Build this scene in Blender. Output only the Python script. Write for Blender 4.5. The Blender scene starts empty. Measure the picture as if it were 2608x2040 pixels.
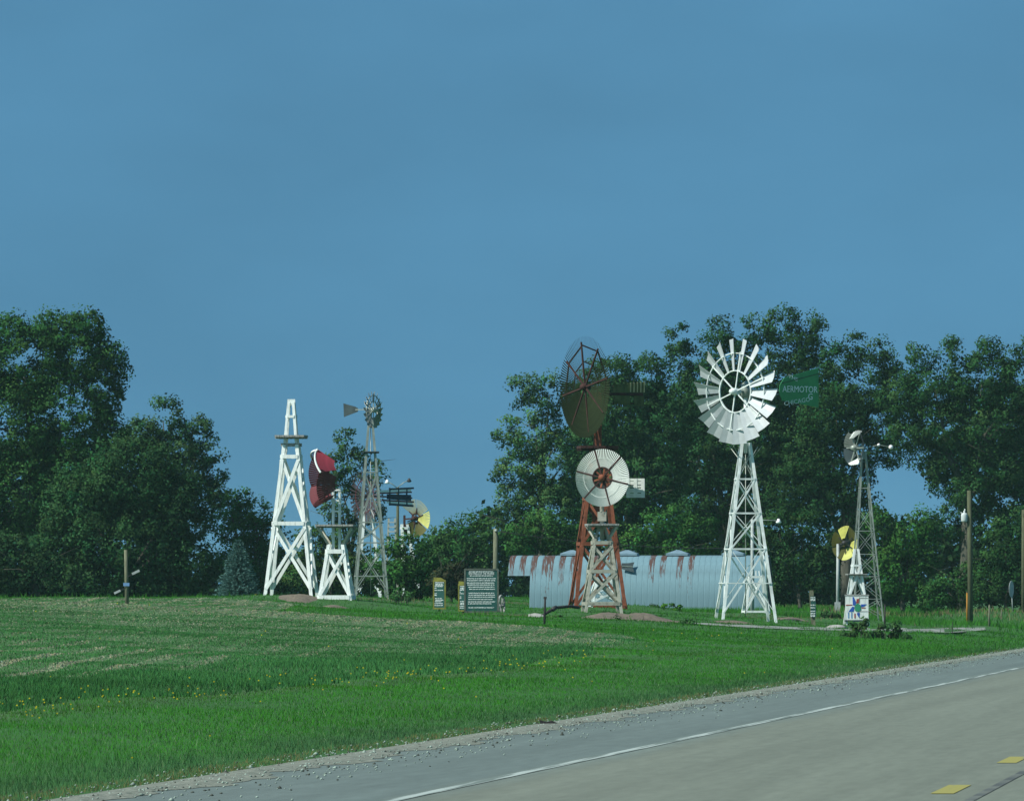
import bpy, math, random
import numpy as np
from mathutils import Vector, Matrix

random.seed(7); RNG = np.random.default_rng(11)
scene = bpy.context.scene
COL = scene.collection

# ---------------------------------------------------------------- camera, sky, sun
F, CX, HZ, EYE = 24500.0, 1304.0, 1520.0, 1.345      # focal length / centre / horizon of the photograph (px), eye height (m)
cam_d = bpy.data.cameras.new('camera'); cam = bpy.data.objects.new('camera', cam_d); COL.objects.link(cam)
cam.location = (0, 0, EYE); cam.rotation_euler = (math.radians(90), 0, 0)
cam_d.sensor_fit = 'HORIZONTAL'; cam_d.sensor_width = 36.0
cam_d.lens = F / 2608.0 * 36.0
cam_d.shift_y = (HZ - 1020.0) / 2608.0
cam_d.clip_start = 0.5; cam_d.clip_end = 9000
scene.camera = cam

TO_SUN = Vector((-0.68, -0.40, 0.80)).normalized()
SUN_EL = math.asin(TO_SUN.z); SUN_AZ = math.atan2(TO_SUN.x, TO_SUN.y)
sun_d = bpy.data.lights.new('sun', 'SUN'); sun = bpy.data.objects.new('sun', sun_d); COL.objects.link(sun)
sun_d.energy = 4.0; sun_d.angle = math.radians(0.53); sun_d.color = (1.0, 0.97, 0.90)
sun.rotation_euler = (-TO_SUN).to_track_quat('-Z', 'Y').to_euler()

world = bpy.data.worlds.new('World'); scene.world = world; world.use_nodes = True
nt = world.node_tree; nt.nodes.clear()
def wn(t, **k):
    n = nt.nodes.new(t)
    for a, b in k.items(): setattr(n, a, b)
    return n
tc = wn('ShaderNodeTexCoord')
lift = wn('ShaderNodeVectorMath', operation='ADD'); lift.inputs[1].default_value = (0, 0, 0.42)   # deep clear blue all the way down to the horizon
nrm = wn('ShaderNodeVectorMath', operation='NORMALIZE')
sky = wn('ShaderNodeTexSky', sky_type='NISHITA', sun_disc=False, sun_elevation=SUN_EL, sun_rotation=SUN_AZ)
sky.air_density = 1.0; sky.dust_density = 0.6; sky.ozone_density = 1.0
tint = wn('ShaderNodeMix', data_type='RGBA', blend_type='MULTIPLY'); tint.inputs[0].default_value = 1.0
tint.inputs[7].default_value = (0.525, 0.945, 0.93, 1)
cm = wn('ShaderNodeMapping'); cm.inputs['Scale'].default_value = (14, 14, 34)
cn = wn('ShaderNodeTexNoise'); cn.inputs['Scale'].default_value = 1.0; cn.inputs['Detail'].default_value = 4
cr = wn('ShaderNodeMapRange'); cr.inputs[1].default_value = 0.36; cr.inputs[2].default_value = 0.64; cr.inputs[3].default_value = 0.92; cr.inputs[4].default_value = 1.07
cmul = wn('ShaderNodeVectorMath', operation='SCALE')
bg = wn('ShaderNodeBackground'); bg.inputs[1].default_value = 0.10
wo = wn('ShaderNodeOutputWorld')
L = nt.links.new
L(tc.outputs['Generated'], lift.inputs[0]); L(lift.outputs[0], nrm.inputs[0]); L(nrm.outputs[0], sky.inputs[0])
L(sky.outputs[0], tint.inputs[6]); L(tc.outputs['Generated'], cm.inputs[0]); L(cm.outputs[0], cn.inputs[0])
L(cn.outputs[0], cr.inputs[0]); L(tint.outputs[2], cmul.inputs[0]); L(cr.outputs[0], cmul.inputs['Scale'])
L(cmul.outputs[0], bg.inputs[0]); L(bg.outputs[0], wo.inputs[0])

scene.view_settings.view_transform = 'Standard'; scene.view_settings.look = 'None'
scene.view_settings.gamma = 1.0; scene.view_settings.use_curve_mapping = False
scene.view_settings.exposure = 0.45

# ---------------------------------------------------------------- geography
TH = math.atan(2146.0 / F)
RD = np.array([math.sin(TH), math.cos(TH)]); RN = np.array([-math.cos(TH), math.sin(TH)])
def sw(x, y): return x * RD[0] + y * RD[1], x * RN[0] + y * RN[1]
def xy(s, w): return s * RD[0] + w * RN[0], s * RD[1] + w * RN[1]
def at(px, py, D): return Vector(((px - CX) / F * D, D, EYE + (HZ - py) / F * D))
def sstep(a, b, v): t = np.clip((v - a) / (b - a), 0, 1); return t * t * (3 - 2 * t)
ANCH = []                                             # (x, y, dz, radius): small rises the towers stand on
def base_z(x, y):
    x = np.asarray(x, float); y = np.asarray(y, float); s, w = sw(x, y)
    za = np.interp(w, [-400, -60, -5.5, 8.75, 10, 26, 29, 33, 600], [2, .6, 0, 0, .08, 1.04, 1.19, 1.28, 1.28])
    zb = np.interp(w, [-400, -60, -5.5, 8.75, 17, 22, 27, 30, 34, 600], [2, .6, 0, 0, .56, .78, .83, 1.0, 1.28, 1.28])
    b = sstep(235, 275, s); z = za * (1 - b) + zb * b
    k = sstep(9.5, 14, w)
    return z + k * (0.02 * np.sin(x * .9 + y * .31) + 0.018 * np.sin(y * .23 - x * .4) + .012 * np.sin(x * 2.1 - y * .7))
def ground_z(x, y):
    z = base_z(x, y)
    for ax, ay, dz, r in ANCH: z = z + dz * np.exp(-((x - ax) ** 2 + (y - ay) ** 2) / r ** 2)
    return z
def anchor(px, py, D, r=3.0):
    p = at(px, py, D); ANCH.append((p.x, p.y, float(p.z - ground_z(p.x, p.y)), r)); return p
def ray(px, py):
    lo = 55.0
    for D in np.arange(55, 460, 1.0):
        p = at(px, py, D)
        if p.z <= float(ground_z(p.x, p.y)):
            for _ in range(18):
                m = (lo + D) / 2; q = at(px, py, m)
                if q.z <= float(ground_z(q.x, q.y)): D = m
                else: lo = m
            return at(px, py, D)
        lo = D
    return at(px, py, 460)

# ---------------------------------------------------------------- materials
def mat(name, col, rough=0.75, var=0.25, scale=6.0, col2=None, thr=None, metal=0.0, stretch=(1, 1, 1), spec=0.3, bump=0.0):
    m = bpy.data.materials.new(name); m.use_nodes = True; t = m.node_tree; b = t.nodes['Principled BSDF']
    b.inputs['Roughness'].default_value = rough; b.inputs['Metallic'].default_value = metal
    b.inputs['Specular IOR Level'].default_value = spec
    tcn = t.nodes.new('ShaderNodeTexCoord'); mp = t.nodes.new('ShaderNodeMapping'); mp.inputs['Scale'].default_value = stretch
    no = t.nodes.new('ShaderNodeTexNoise'); no.inputs['Scale'].default_value = scale; no.inputs['Detail'].default_value = 5
    ra = t.nodes.new('ShaderNodeValToRGB')
    c2 = col2 if col2 else tuple(c * (1 - var) for c in col)
    lo, hi = thr if thr else (0.32, 0.68)
    ra.color_ramp.elements[0].position = lo; ra.color_ramp.elements[1].position = hi
    ra.color_ramp.elements[0].color = (*c2, 1); ra.color_ramp.elements[1].color = (*(tuple(min(1, c * (1 + (var * .4 if not col2 else 0))) for c in col)), 1)
    t.links.new(tcn.outputs['Object'], mp.inputs[0]); t.links.new(mp.outputs[0], no.inputs[0])
    t.links.new(no.outputs[0], ra.inputs[0]); t.links.new(ra.outputs[0], b.inputs['Base Color'])
    if bump:
        bp = t.nodes.new('ShaderNodeBump'); bp.inputs['Strength'].default_value = bump; bp.inputs['Distance'].default_value = 0.02
        t.links.new(no.outputs[0], bp.inputs['Height']); t.links.new(bp.outputs[0], b.inputs['Normal'])
    return m
M = {}
M['white'] = mat('white_paint_wood', (.74, .79, .75), .6, col2=(.45, .49, .47), thr=(.26, .50), scale=5, stretch=(4, 4, .6))
M['white_steel'] = mat('white_paint_steel', (.72, .78, .74), .45, var=.25, scale=4)
M['blade'] = mat('white_blade_steel', (.50, .54, .54), .38, var=.18, scale=3)
M['grey_wood'] = mat('weathered_wood', (.30, .31, .29), .85, var=.45, scale=9, stretch=(2, 2, .5))
M['ivory'] = mat('ivory_old_paint', (.37, .37, .30), .75, col2=(.18, .17, .135), thr=(.30, .5), scale=7)
M['ivory_blade'] = mat('ivory_blade_wood', (.62, .66, .60), .6, var=.15, scale=8)
M['red_paint'] = mat('red_tower_paint', (.225, .068, .032), .75, var=.45, scale=5)
M['dark_red'] = mat('dark_red_paint', (.05, .018, .014), .8, var=.4, scale=6)
M['brown_blade'] = mat('brown_wheel_boards', (.021, .030, .013), .9, var=.4, scale=5, spec=.04)
M['vane_olive'] = mat('olive_vane_boards', (.10, .115, .035), .8, var=.4, scale=5)
M['vane_light'] = mat('pale_vane_batten', (.36, .36, .2), .8, var=.3)
M['red_blade'] = mat('crimson_blade', (.36, .045, .065), .6, var=.3, scale=5)
M['maroon'] = mat('maroon_trim_and_shaded_crimson', (.15, .026, .034), .7, var=.4, scale=6)  # real maroon on the striped tail; painted shade on the crimson wheel
M['galv'] = mat('galvanised_steel', (.32, .36, .31), .45, var=.3, scale=5, metal=.25)
M['galv_dark'] = mat('dull_galvanised_vane_and_shaded_blade', (.042, .062, .066), .6, var=.3, scale=4, metal=.2)
M['galv_blade'] = mat('galvanised_blade', (.24, .26, .24), .4, var=.3, metal=.3)
M['green_vane'] = mat('green_vane_paint', (.055, .30, .105), .55, var=.2, scale=3)
M['letter'] = mat('white_lettering', (.85, .92, .88), .6, var=.2, scale=20)
M['letter_dim'] = mat('faded_lettering', (.68, .80, .74), .7, var=.3, scale=20)
M['sign_green'] = mat('sign_green_paint', (.018, .085, .072), .55, var=.2)
M['sign_frame'] = mat('sign_weathered_frame', (.10, .12, .095), .85, var=.4, scale=8)
M['yellow_frame'] = mat('mustard_frame', (.20, .20, .035), .8, var=.35, scale=8)
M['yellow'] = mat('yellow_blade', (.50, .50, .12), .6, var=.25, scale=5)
M['yellow_shaded'] = mat('shaded_yellow_blade', (.085, .085, .012), .7, var=.3, scale=5)  # shaded copy of the yellow blades, shadow put into the colour
M['navy'] = mat('navy_board', (.022, .042, .075), .7, var=.3)
M['purple_blade'] = mat('purple_brown_blade', (.065, .052, .060), .7, var=.4)
M['pole'] = mat('utility_pole_wood', (.085, .095, .05), .85, var=.35, scale=10, stretch=(3, 3, .4))
M['post'] = mat('dark_post', (.028, .026, .026), .8, var=.3)
M['post_wood'] = mat('old_post_wood', (.15, .16, .10), .85, var=.4, scale=10, stretch=(3, 3, .5))
M['orange'] = mat('orange_marker', (.36, .17, .015), .6, var=.2)
M['transformer'] = mat('transformer_grey', (.55, .60, .58), .4, var=.15)
M['lamp_white'] = mat('white_lamp_shell', (.85, .86, .84), .35, var=.1)
M['iron'] = mat('dark_iron', (.05, .05, .05), .6, var=.3, metal=.4)
M['sheet'] = mat('corrugated_sheet', (.145, .250, .285), .75, var=.2, scale=2.2, metal=0, stretch=(1.5, 1.5, .4))
M['vent'] = mat('roof_vent_metal', (.20, .30, .35), .5, var=.2, metal=.15)
M['end'] = mat('shed_end_wall', (.05, .055, .05), .8, var=.3)
M['blue_mark'] = mat('blue_paint_mark', (.03, .10, .42), .5, var=.2)
M['red_mark'] = mat('red_paint_mark', (.34, .05, .04), .6, var=.2)
M['green_mark'] = mat('green_paint_mark', (.03, .25, .13), .5, var=.15)
M['blue_sign'] = mat('pale_blue_plate', (.16, .30, .52), .5, var=.2)
M['pale_plate'] = mat('pale_grey_plate', (.38, .42, .40), .5, var=.2)
M['soil'] = mat('bare_soil', (.17, .14, .10), .95, var=.5, scale=9, bump=.9)
M['stone'] = mat('pale_stone', (.34, .34, .31), .9, var=.4, scale=4)
M['bark'] = mat('tree_bark', (.075, .075, .055), .9, var=.5, scale=6, stretch=(2, 2, .4))
M['driveway'] = mat('driveway_gravel', (.26, .28, .25), .95, col2=(.13, .15, .12), thr=(.35, .6), scale=1.6, bump=.4)
M['wire'] = mat('black_wire', (.04, .04, .04), .7)

def rust_mat():
    m = mat('rusted_corrugated_sheet', (.145, .250, .285), .75, var=.2, scale=2.2, metal=0, stretch=(1.5, 1.5, .4))
    t = m.node_tree; b = t.nodes['Principled BSDF']
    base = b.inputs['Base Color'].links[0].from_socket
    tcn = t.nodes.new('ShaderNodeNewGeometry'); mp = t.nodes.new('ShaderNodeMapping'); mp.inputs['Scale'].default_value = (12, 1, 1.1)
    no = t.nodes.new('ShaderNodeTexNoise'); no.inputs['Scale'].default_value = 1.7; no.inputs['Detail'].default_value = 6; no.inputs['Roughness'].default_value = .7
    sp = t.nodes.new('ShaderNodeSeparateXYZ'); g = t.nodes.new('ShaderNodeMapRange')
    g.inputs[1].default_value = 1.35; g.inputs[2].default_value = 2.75; g.inputs[3].default_value = -.13; g.inputs[4].default_value = .13
    ad = t.nodes.new('ShaderNodeMath'); ad.operation = 'ADD'; rp = t.nodes.new('ShaderNodeMapRange'); rp.inputs[1].default_value = .50; rp.inputs[2].default_value = .58
    mx = t.nodes.new('ShaderNodeMix'); mx.data_type = 'RGBA'; mx.inputs[7].default_value = (.085, .045, .036, 1)
    l = t.links.new
    l(tcn.outputs['Position'], mp.inputs[0]); l(mp.outputs[0], no.inputs[0]); l(tcn.outputs['Position'], sp.inputs[0]); l(sp.outputs[2], g.inputs[0])
    l(no.outputs[0], ad.inputs[0]); l(g.outputs[0], ad.inputs[1]); l(ad.outputs[0], rp.inputs[0]); l(rp.outputs[0], mx.inputs[0])
    l(base, mx.inputs[6]); l(mx.outputs[2], b.inputs['Base Color'])
    return m
M['rusty_sheet'] = rust_mat()

def leaf_mat(name, trans=.35, attr='Col', soft=None):
    m = bpy.data.materials.new(name); m.use_nodes = True; t = m.node_tree; t.nodes.clear()
    a = t.nodes.new('ShaderNodeAttribute'); a.attribute_name = attr
    d = t.nodes.new('ShaderNodeBsdfDiffuse'); tr = t.nodes.new('ShaderNodeBsdfTranslucent'); mx = t.nodes.new('ShaderNodeMixShader'); mx.inputs[0].default_value = trans
    o = t.nodes.new('ShaderNodeOutputMaterial')
    t.links.new(a.outputs['Color'], d.inputs[0]); t.links.new(a.outputs['Color'], tr.inputs[0])
    t.links.new(d.outputs[0], mx.inputs[1]); t.links.new(tr.outputs[0], mx.inputs[2]); t.links.new(mx.outputs[0], o.inputs[0])
    if soft:                                    # blades and leaves shade with the mass they belong to
        ge = t.nodes.new('ShaderNodeNewGeometry'); sc = t.nodes.new('ShaderNodeVectorMath'); sc.operation = 'SCALE'; sc.inputs['Scale'].default_value = soft[1]; ad = t.nodes.new('ShaderNodeVectorMath'); no = t.nodes.new('ShaderNodeVectorMath'); no.operation = 'NORMALIZE'
        t.links.new(ge.outputs['Normal'], sc.inputs[0]); t.links.new(sc.outputs[0], ad.inputs[0]); ad.inputs[1].default_value = (-.1, -.15, 1)
        if soft[0]: an = t.nodes.new('ShaderNodeAttribute'); an.attribute_name = 'Mass'; t.links.new(an.outputs['Vector'], ad.inputs[1])
        t.links.new(ad.outputs[0], no.inputs[0]); t.links.new(no.outputs[0], d.inputs['Normal'])
    return m
M['leaf'] = leaf_mat('tree_leaves', .30, soft=(True, .15)); M['grass'] = leaf_mat('grass_blades', .25, soft=(False, .5)); M['needle'] = leaf_mat('spruce_needles', .2)

# ---------------------------------------------------------------- mesh helpers
def link(name, verts, faces, m, parent=None, smooth=False, cols=None):
    me = bpy.data.meshes.new(name); me.from_pydata([tuple(v) for v in verts], [], faces); me.update()
    if m: me.materials.append(m)
    if smooth: me.polygons.foreach_set('use_smooth', [True] * len(me.polygons))
    o = bpy.data.objects.new(name, me); COL.objects.link(o)
    if parent: o.parent = parent
    return o
def big(name, V, FC, m, C=None, parent=None, N=None):
    """numpy arrays: V (n,3), FC (k,3 or 4), C (n,3)"""
    me = bpy.data.meshes.new(name); n = FC.shape[1]
    me.vertices.add(len(V)); me.vertices.foreach_set('co', V.astype(np.float32).ravel())
    me.loops.add(FC.size); me.loops.foreach_set('vertex_index', FC.astype(np.int32).ravel())
    me.polygons.add(len(FC)); me.polygons.foreach_set('loop_start', np.arange(0, FC.size, n, dtype=np.int32))
    me.update(calc_edges=True)
    if C is not None:
        at_ = me.color_attributes.new('Col', 'FLOAT_COLOR', 'POINT')
        at_.data.foreach_set('color', np.concatenate([C, np.ones((len(C), 1))], 1).astype(np.float32).ravel())
    me.materials.append(m); o = bpy.data.objects.new(name, me); COL.objects.link(o)
    if N is not None: me.attributes.new('Mass', 'FLOAT_VECTOR', 'POINT').data.foreach_set('vector', N.astype(np.float32).ravel())
    if parent: o.parent = parent
    return o
def thing(name, label, cat, loc, group=None):
    o = bpy.data.objects.new(name, None); COL.objects.link(o); o.location = loc; o.empty_display_size = .2
    o['label'] = label; o['category'] = cat
    if group: o['group'] = group
    return o
def tag(o, label, cat, group=None):
    o['label'] = label; o['category'] = cat
    if group: o['group'] = group
    return o
def struct(o): o['kind'] = 'structure'; return o
def stuff(o, label=None, cat=None):
    o['kind'] = 'stuff'
    if label: o['label'] = label
    if cat: o['category'] = cat
    return o
BOXF = [(0, 1, 2, 3), (7, 6, 5, 4), (0, 4, 5, 1), (1, 5, 6, 2), (2, 6, 7, 3), (3, 7, 4, 0)]
def beam_v(p0, p1, a, b, ref=(0, 1, 0)):
    p0 = Vector(p0); p1 = Vector(p1); d = (p1 - p0).normalized(); r = Vector(ref)
    if abs(d.dot(r)) > .95: r = Vector((1, 0, 0)) if abs(d.x) < .9 else Vector((0, 0, 1))
    u = d.cross(r).normalized(); v = u.cross(d).normalized()
    q = [(-1, -1), (1, -1), (1, 1), (-1, 1)]
    return [p0 + u * (a / 2 * i) + v * (b / 2 * j) for i, j in q] + [p1 + u * (a / 2 * i) + v * (b / 2 * j) for i, j in q]
BF = [(3, 2, 1, 0), (4, 5, 6, 7), (0, 1, 5, 4), (1, 2, 6, 5), (2, 3, 7, 6), (3, 0, 4, 7)]
def beam(name, p0, p1, a, b, m, parent, ref=(0, 1, 0)): return link(name, beam_v(p0, p1, a, b, ref), BF, m, parent)
def beams(name, lst, m, parent):
    V, Fc = [], []
    for it in lst:
        v = beam_v(*it); o = len(V); V += v; Fc += [tuple(i + o for i in f) for f in BF]
    return link(name, V, Fc, m, parent)
def tube(name, pts, rad, m, parent=None, n=8, cap=True, smooth=True):
    pts = [Vector(p) for p in pts]; rad = rad if isinstance(rad, (list, tuple)) else [rad] * len(pts)
    V, Fc = tube_v(pts, rad, n, cap); return link(name, V, Fc, m, parent, smooth)
def tube_v(pts, rad, n=8, cap=True, off=0):
    V, Fc = [], []
    for i, p in enumerate(pts):
        d = (pts[min(i + 1, len(pts) - 1)] - pts[max(i - 1, 0)]).normalized()
        r = Vector((0, 1, 0)) if abs(d.y) < .9 else Vector((1, 0, 0)); u = d.cross(r).normalized(); v = d.cross(u)
        for k in range(n):
            a = 2 * math.pi * k / n; V.append(p + (u * math.cos(a) + v * math.sin(a)) * rad[i])
    for i in range(len(pts) - 1):
        for k in range(n):
            a, b = i * n + k, i * n + (k + 1) % n; Fc.append((off + a, off + b, off + b + n, off + a + n))
    if cap:
        Fc.append(tuple(off + k for k in range(n))[::-1]); Fc.append(tuple(off + (len(pts) - 1) * n + k for k in range(n)))
    return V, Fc
def lathe(name, prof, m, parent=None, n=16, M4=None):
    V, Fc = [], []
    for r, z in prof:
        for k in range(n): a = 2 * math.pi * k / n; V.append(Vector((r * math.cos(a), r * math.sin(a), z)))
    for i in range(len(prof) - 1):
        for k in range(n): a, b = i * n + k, i * n + (k + 1) % n; Fc.append((a, b, b + n, a + n))
    if M4: V = [M4 @ v for v in V]
    return link(name, V, Fc, m, parent, True)
def slab(name, poly, th, m, parent, M4=None):
    """poly in local XZ plane, thickness along Y"""
    n = len(poly); V = [Vector((x, -th / 2, z)) for x, z in poly] + [Vector((x, th / 2, z)) for x, z in poly]
    Fc = [tuple(range(n)), tuple(range(2 * n - 1, n - 1, -1))] + [(i, i + n, (i + 1) % n + n, (i + 1) % n) for i in range(n)]
    if M4: V = [M4 @ v for v in V]
    return link(name, V, Fc, m, parent)
def text(name, body, size, m, parent, M4, sx=1.0, depth=.004):
    c = bpy.data.curves.new(name, 'FONT'); c.body = body; c.size = size; c.extrude = depth; c.align_x = 'CENTER'; c.align_y = 'CENTER'; c.resolution_u = 2
    o = bpy.data.objects.new(name, c); COL.objects.link(o); bpy.context.view_layer.update()
    me = bpy.data.meshes.new_from_object(o.evaluated_get(bpy.context.evaluated_depsgraph_get())); bpy.data.objects.remove(o); bpy.data.curves.remove(c)
    me.transform(M4 @ Matrix.Rotation(math.pi / 2, 4, 'X') @ Matrix.Diagonal((sx, 1, 1, 1))); me.materials.clear(); me.materials.append(m)
    o = bpy.data.objects.new(name, me); COL.objects.link(o); o.parent = parent; return o

# ---------------------------------------------------------------- windmill kit
def rotz(v, a): c, s = math.cos(a), math.sin(a); return Vector((v[0] * c - v[1] * s, v[0] * s + v[1] * c, v[2]))
def tower(root, hw0, hw1, z0, z1, yaw, leg, levels, bays, bar, br, mleg, mbar=None, mbr=None, faces=(0, 1, 2, 3), c1=(0, 0), one_way=False, legname='leg'):
    mbar = mbar or mleg; mbr = mbr or mbar
    def corner(i, z):
        t = (z - z0) / (z1 - z0); h = hw0 + (hw1 - hw0) * t
        sx, sy = [(-1, -1), (1, -1), (1, 1), (-1, 1)][i % 4]
        p = rotz((sx * h, sy * h, z), yaw); return Vector((p.x + c1[0] * t, p.y + c1[1] * t, z))
    ref = rotz((0, 1, 0), yaw)
    for i in range(4): beam(legname, corner(i, z0 - .22), corner(i, z1), leg, leg, mleg, root, ref)
    for z in levels:
        for f in faces: 
            a, b = corner(f, z), corner(f + 1, z); n = rotz([(0, -1, 0), (1, 0, 0), (0, 1, 0), (-1, 0, 0)][f], yaw)
            beam('crossbar', a + n * leg * .55, b + n * leg * .55, bar[0], bar[1], mbar, root, n)
    for za, zb in bays:
        for f in faces:
            n = rotz([(0, -1, 0), (1, 0, 0), (0, 1, 0), (-1, 0, 0)][f], yaw)
            beam('brace', corner(f, za) + n * leg * .5, corner(f + 1, zb) + n * leg * .5, br[0], br[1], mbr, root, n)
            if one_way: beam('thin_brace', corner(f + 1, za) + n * (leg * .5 - br[1] - .004), corner(f, zb) + n * (leg * .5 - br[1] - .004), br[0] * .4, br[1], mbr, root, n)
            else: beam('brace', corner(f + 1, za) + n * (leg * .5 - br[1] - .004), corner(f, zb) + n * (leg * .5 - br[1] - .004), br[0], br[1], mbr, root, n)
    return corner
def platform(root, z, h, yaw, th, m, n=5, cx=0, mj=None):
    ref = rotz((0, 1, 0), yaw); mj = mj or m
    fr = beams('platform', [(rotz((-h, s * h * .6, z - th * .9), yaw) + Vector((cx, 0, 0)), rotz((h, s * h * .6, z - th * .9), yaw) + Vector((cx, 0, 0)), th * .9, .05, ref) for s in (-1, 1)], mj, root)
    w = 2 * h / n
    for k in range(n):
        x = -h + w * (k + .5)
        beam('plank', rotz((x, -h, z), yaw) + Vector((cx, 0, 0)), rotz((x, h, z), yaw) + Vector((cx, 0, 0)), w * .92, th, m, fr, (0, 0, 1))
def blade_mesh(name, r0, R, b0, b1, pitch, th, camber, m, tip=None):
    V = []; cs, sn = math.cos(pitch), math.sin(pitch)
    for side in (0, 1):
        for r, b in ((r0, b0), (R, b1)):
            for u in (-.5, 0, .5):
                x, y = u * b, (0.25 - u * u) * 4 * camber * b + side * th
                V.append(Vector((x * cs - y * sn, x * sn + y * cs, r)))
    Fc = [(0, 1, 4, 3), (1, 2, 5, 4), (9, 10, 7, 6), (10, 11, 8, 7), (0, 3, 9, 6), (2, 8, 11, 5), (3, 4, 10, 9), (4, 5, 11, 10), (0, 6, 7, 1), (1, 7, 8, 2)]
    me = bpy.data.meshes.new(name); me.from_pydata([tuple(v) for v in V], [], Fc); me.update(); me.materials.append(m); return me
def ring(name, r, w, th, m, parent, n=40, y=0.0):
    V, Fc = [], []
    for k in range(n):
        a = 2 * math.pi * k / n; c, s = math.cos(a), math.sin(a)
        for rr, yy in ((r - th / 2, -w / 2), (r + th / 2, -w / 2), (r + th / 2, w / 2), (r - th / 2, w / 2)): V.append((rr * s, y + yy, rr * c))
    for k in range(n):
        a, b = 4 * k, 4 * ((k + 1) % n)
        for j in range(4): Fc.append((a + j, a + (j + 1) % 4, b + (j + 1) % 4, b + j))
    return link(name, V, Fc, m, parent)
def wheel(root, c, R, r0, n, psi, pitch, b0, b1, mb, th=.006, camber=.06, rings=(), mring=None, arms=6, arm_r=.018, marm=None, arm0=0.0, hub=.09, hubL=.3, mhub=None,
          sections=0, fold=0.0, hinge=.6, colours=None, gap=0.0, poly=(), armR=.9, phi0=0.0, wtilt=0.0, tipring=None, cone=0.0, skip=()):
    mring = mring or mb; marm = marm or mring; mhub = mhub or marm
    W = lathe('wheel', [(0, -hubL / 2), (hub * .7, -hubL / 2), (hub, -hubL / 4), (hub, hubL / 4), (hub * .6, hubL / 2), (0, hubL / 2)], mhub, root, 12, Matrix.Rotation(-math.pi / 2, 4, 'X'))
    W.matrix_basis = Matrix.Translation(c) @ Matrix.Rotation(psi, 4, 'Z') @ Matrix.Rotation(wtilt, 4, 'X')
    me = {}
    for k in range(n):
        ph = phi0 + 2 * math.pi * (k + .5) / n; mm = mb
        if sections:
            sec = int((k + .5) / n * sections)
            if sec in skip: continue
            pk = phi0 + 2 * math.pi * (sec + .5) / sections
            loc = (ph - pk) * (1 - gap)
            if colours: mm = colours[sec % len(colours)]
            fl = fold[sec % len(fold)] if isinstance(fold, (list, tuple)) else fold
            X = Matrix.Rotation(pk, 4, 'Y') @ Matrix.Translation((0, 0, hinge * R)) @ Matrix.Rotation(fl, 4, 'X') @ Matrix.Translation((0, 0, -hinge * R)) @ Matrix.Rotation(loc, 4, 'Y')
        else: X = Matrix.Rotation(ph, 4, 'Y')
        if mm.name not in me: me[mm.name] = blade_mesh('blade', r0, R, b0, b1, pitch, th, camber, mm)
        o = bpy.data.objects.new('blade', me[mm.name]); COL.objects.link(o); o.parent = W; o.matrix_basis = X
        if tipring and sections and (sec in tipring[1]):
            v = beam_v((-math.pi * R / n * 1.08, 0, R + .01), (math.pi * R / n * 1.08, 0, R + .01), tipring[2], tipring[3], (0, 0, 1)); t_ = link('tip_rim', v, BF, tipring[0], W); t_.matrix_basis = X
    for r, w, t in rings: ring('rim', r, w, t, mring, W)
    for k in range(arms):
        a = arm0 + 2 * math.pi * k / arms; d = Vector((math.sin(a), 0, math.cos(a))); 
        beam('arm', d * hub * .5, d * R * armR + Vector((0, cone, 0)), arm_r * 2, arm_r * 2, marm, W)
    for r, t in poly:
        for k in range(arms):
            a, b = arm0 + 2 * math.pi * k / arms, arm0 + 2 * math.pi * (k + 1) / arms
            beam('rim', (math.sin(a) * r, .03, math.cos(a) * r), (math.sin(b) * r, .03, math.cos(b) * r), t, t, mring, W)
    return W
class Rig:
    def __init__(s, px, py, D): s.px, s.py, s.D, s.S = px, py, D, F / D; s.p = anchor(px, py, D)
    def X(s, px): return (px - s.px) / s.S
    def Z(s, py): return (s.py - py) / s.S
    def P(s, px, py, y=0.0): return Vector((s.X(px), y, s.Z(py)))

# ================================================================ things standing in the collection
# --- tall white timber tower without a wheel
g = Rig(742, 1523, 300); root = thing('timber_tower', 'tall white timber windmill tower without a wheel, cross braced, beside the spruce', 'tower', g.p, 'windmill towers')
yw = math.radians(-6.5); zp = g.Z(1133)
tower(root, .73, .20, 0, zp, yw, .105, [g.Z(1333), g.Z(1163)], [(g.Z(1500), g.Z(1345)), (g.Z(1333), g.Z(1172))], (.115, .05), (.10, .045), M['white'])
platform(root, g.Z(1111), .47, yw, .06, M['grey_wood'], 6)
for s in (-1, 1): beam('joist', rotz((-.3, s * .2, zp), yw), rotz((.3, s * .2, zp), yw), .10, .10, M['grey_wood'], root)
tower(root, .185, .07, zp, g.Z(1025), yw, .085, [g.Z(1061)], [], (.08, .04), (.06, .03), M['white'], legname='upper_leg')
beam('cap', (-.12, 0, g.Z(1025)), (.12, 0, g.Z(1025)), .2, .06, M['white'], root)

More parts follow.
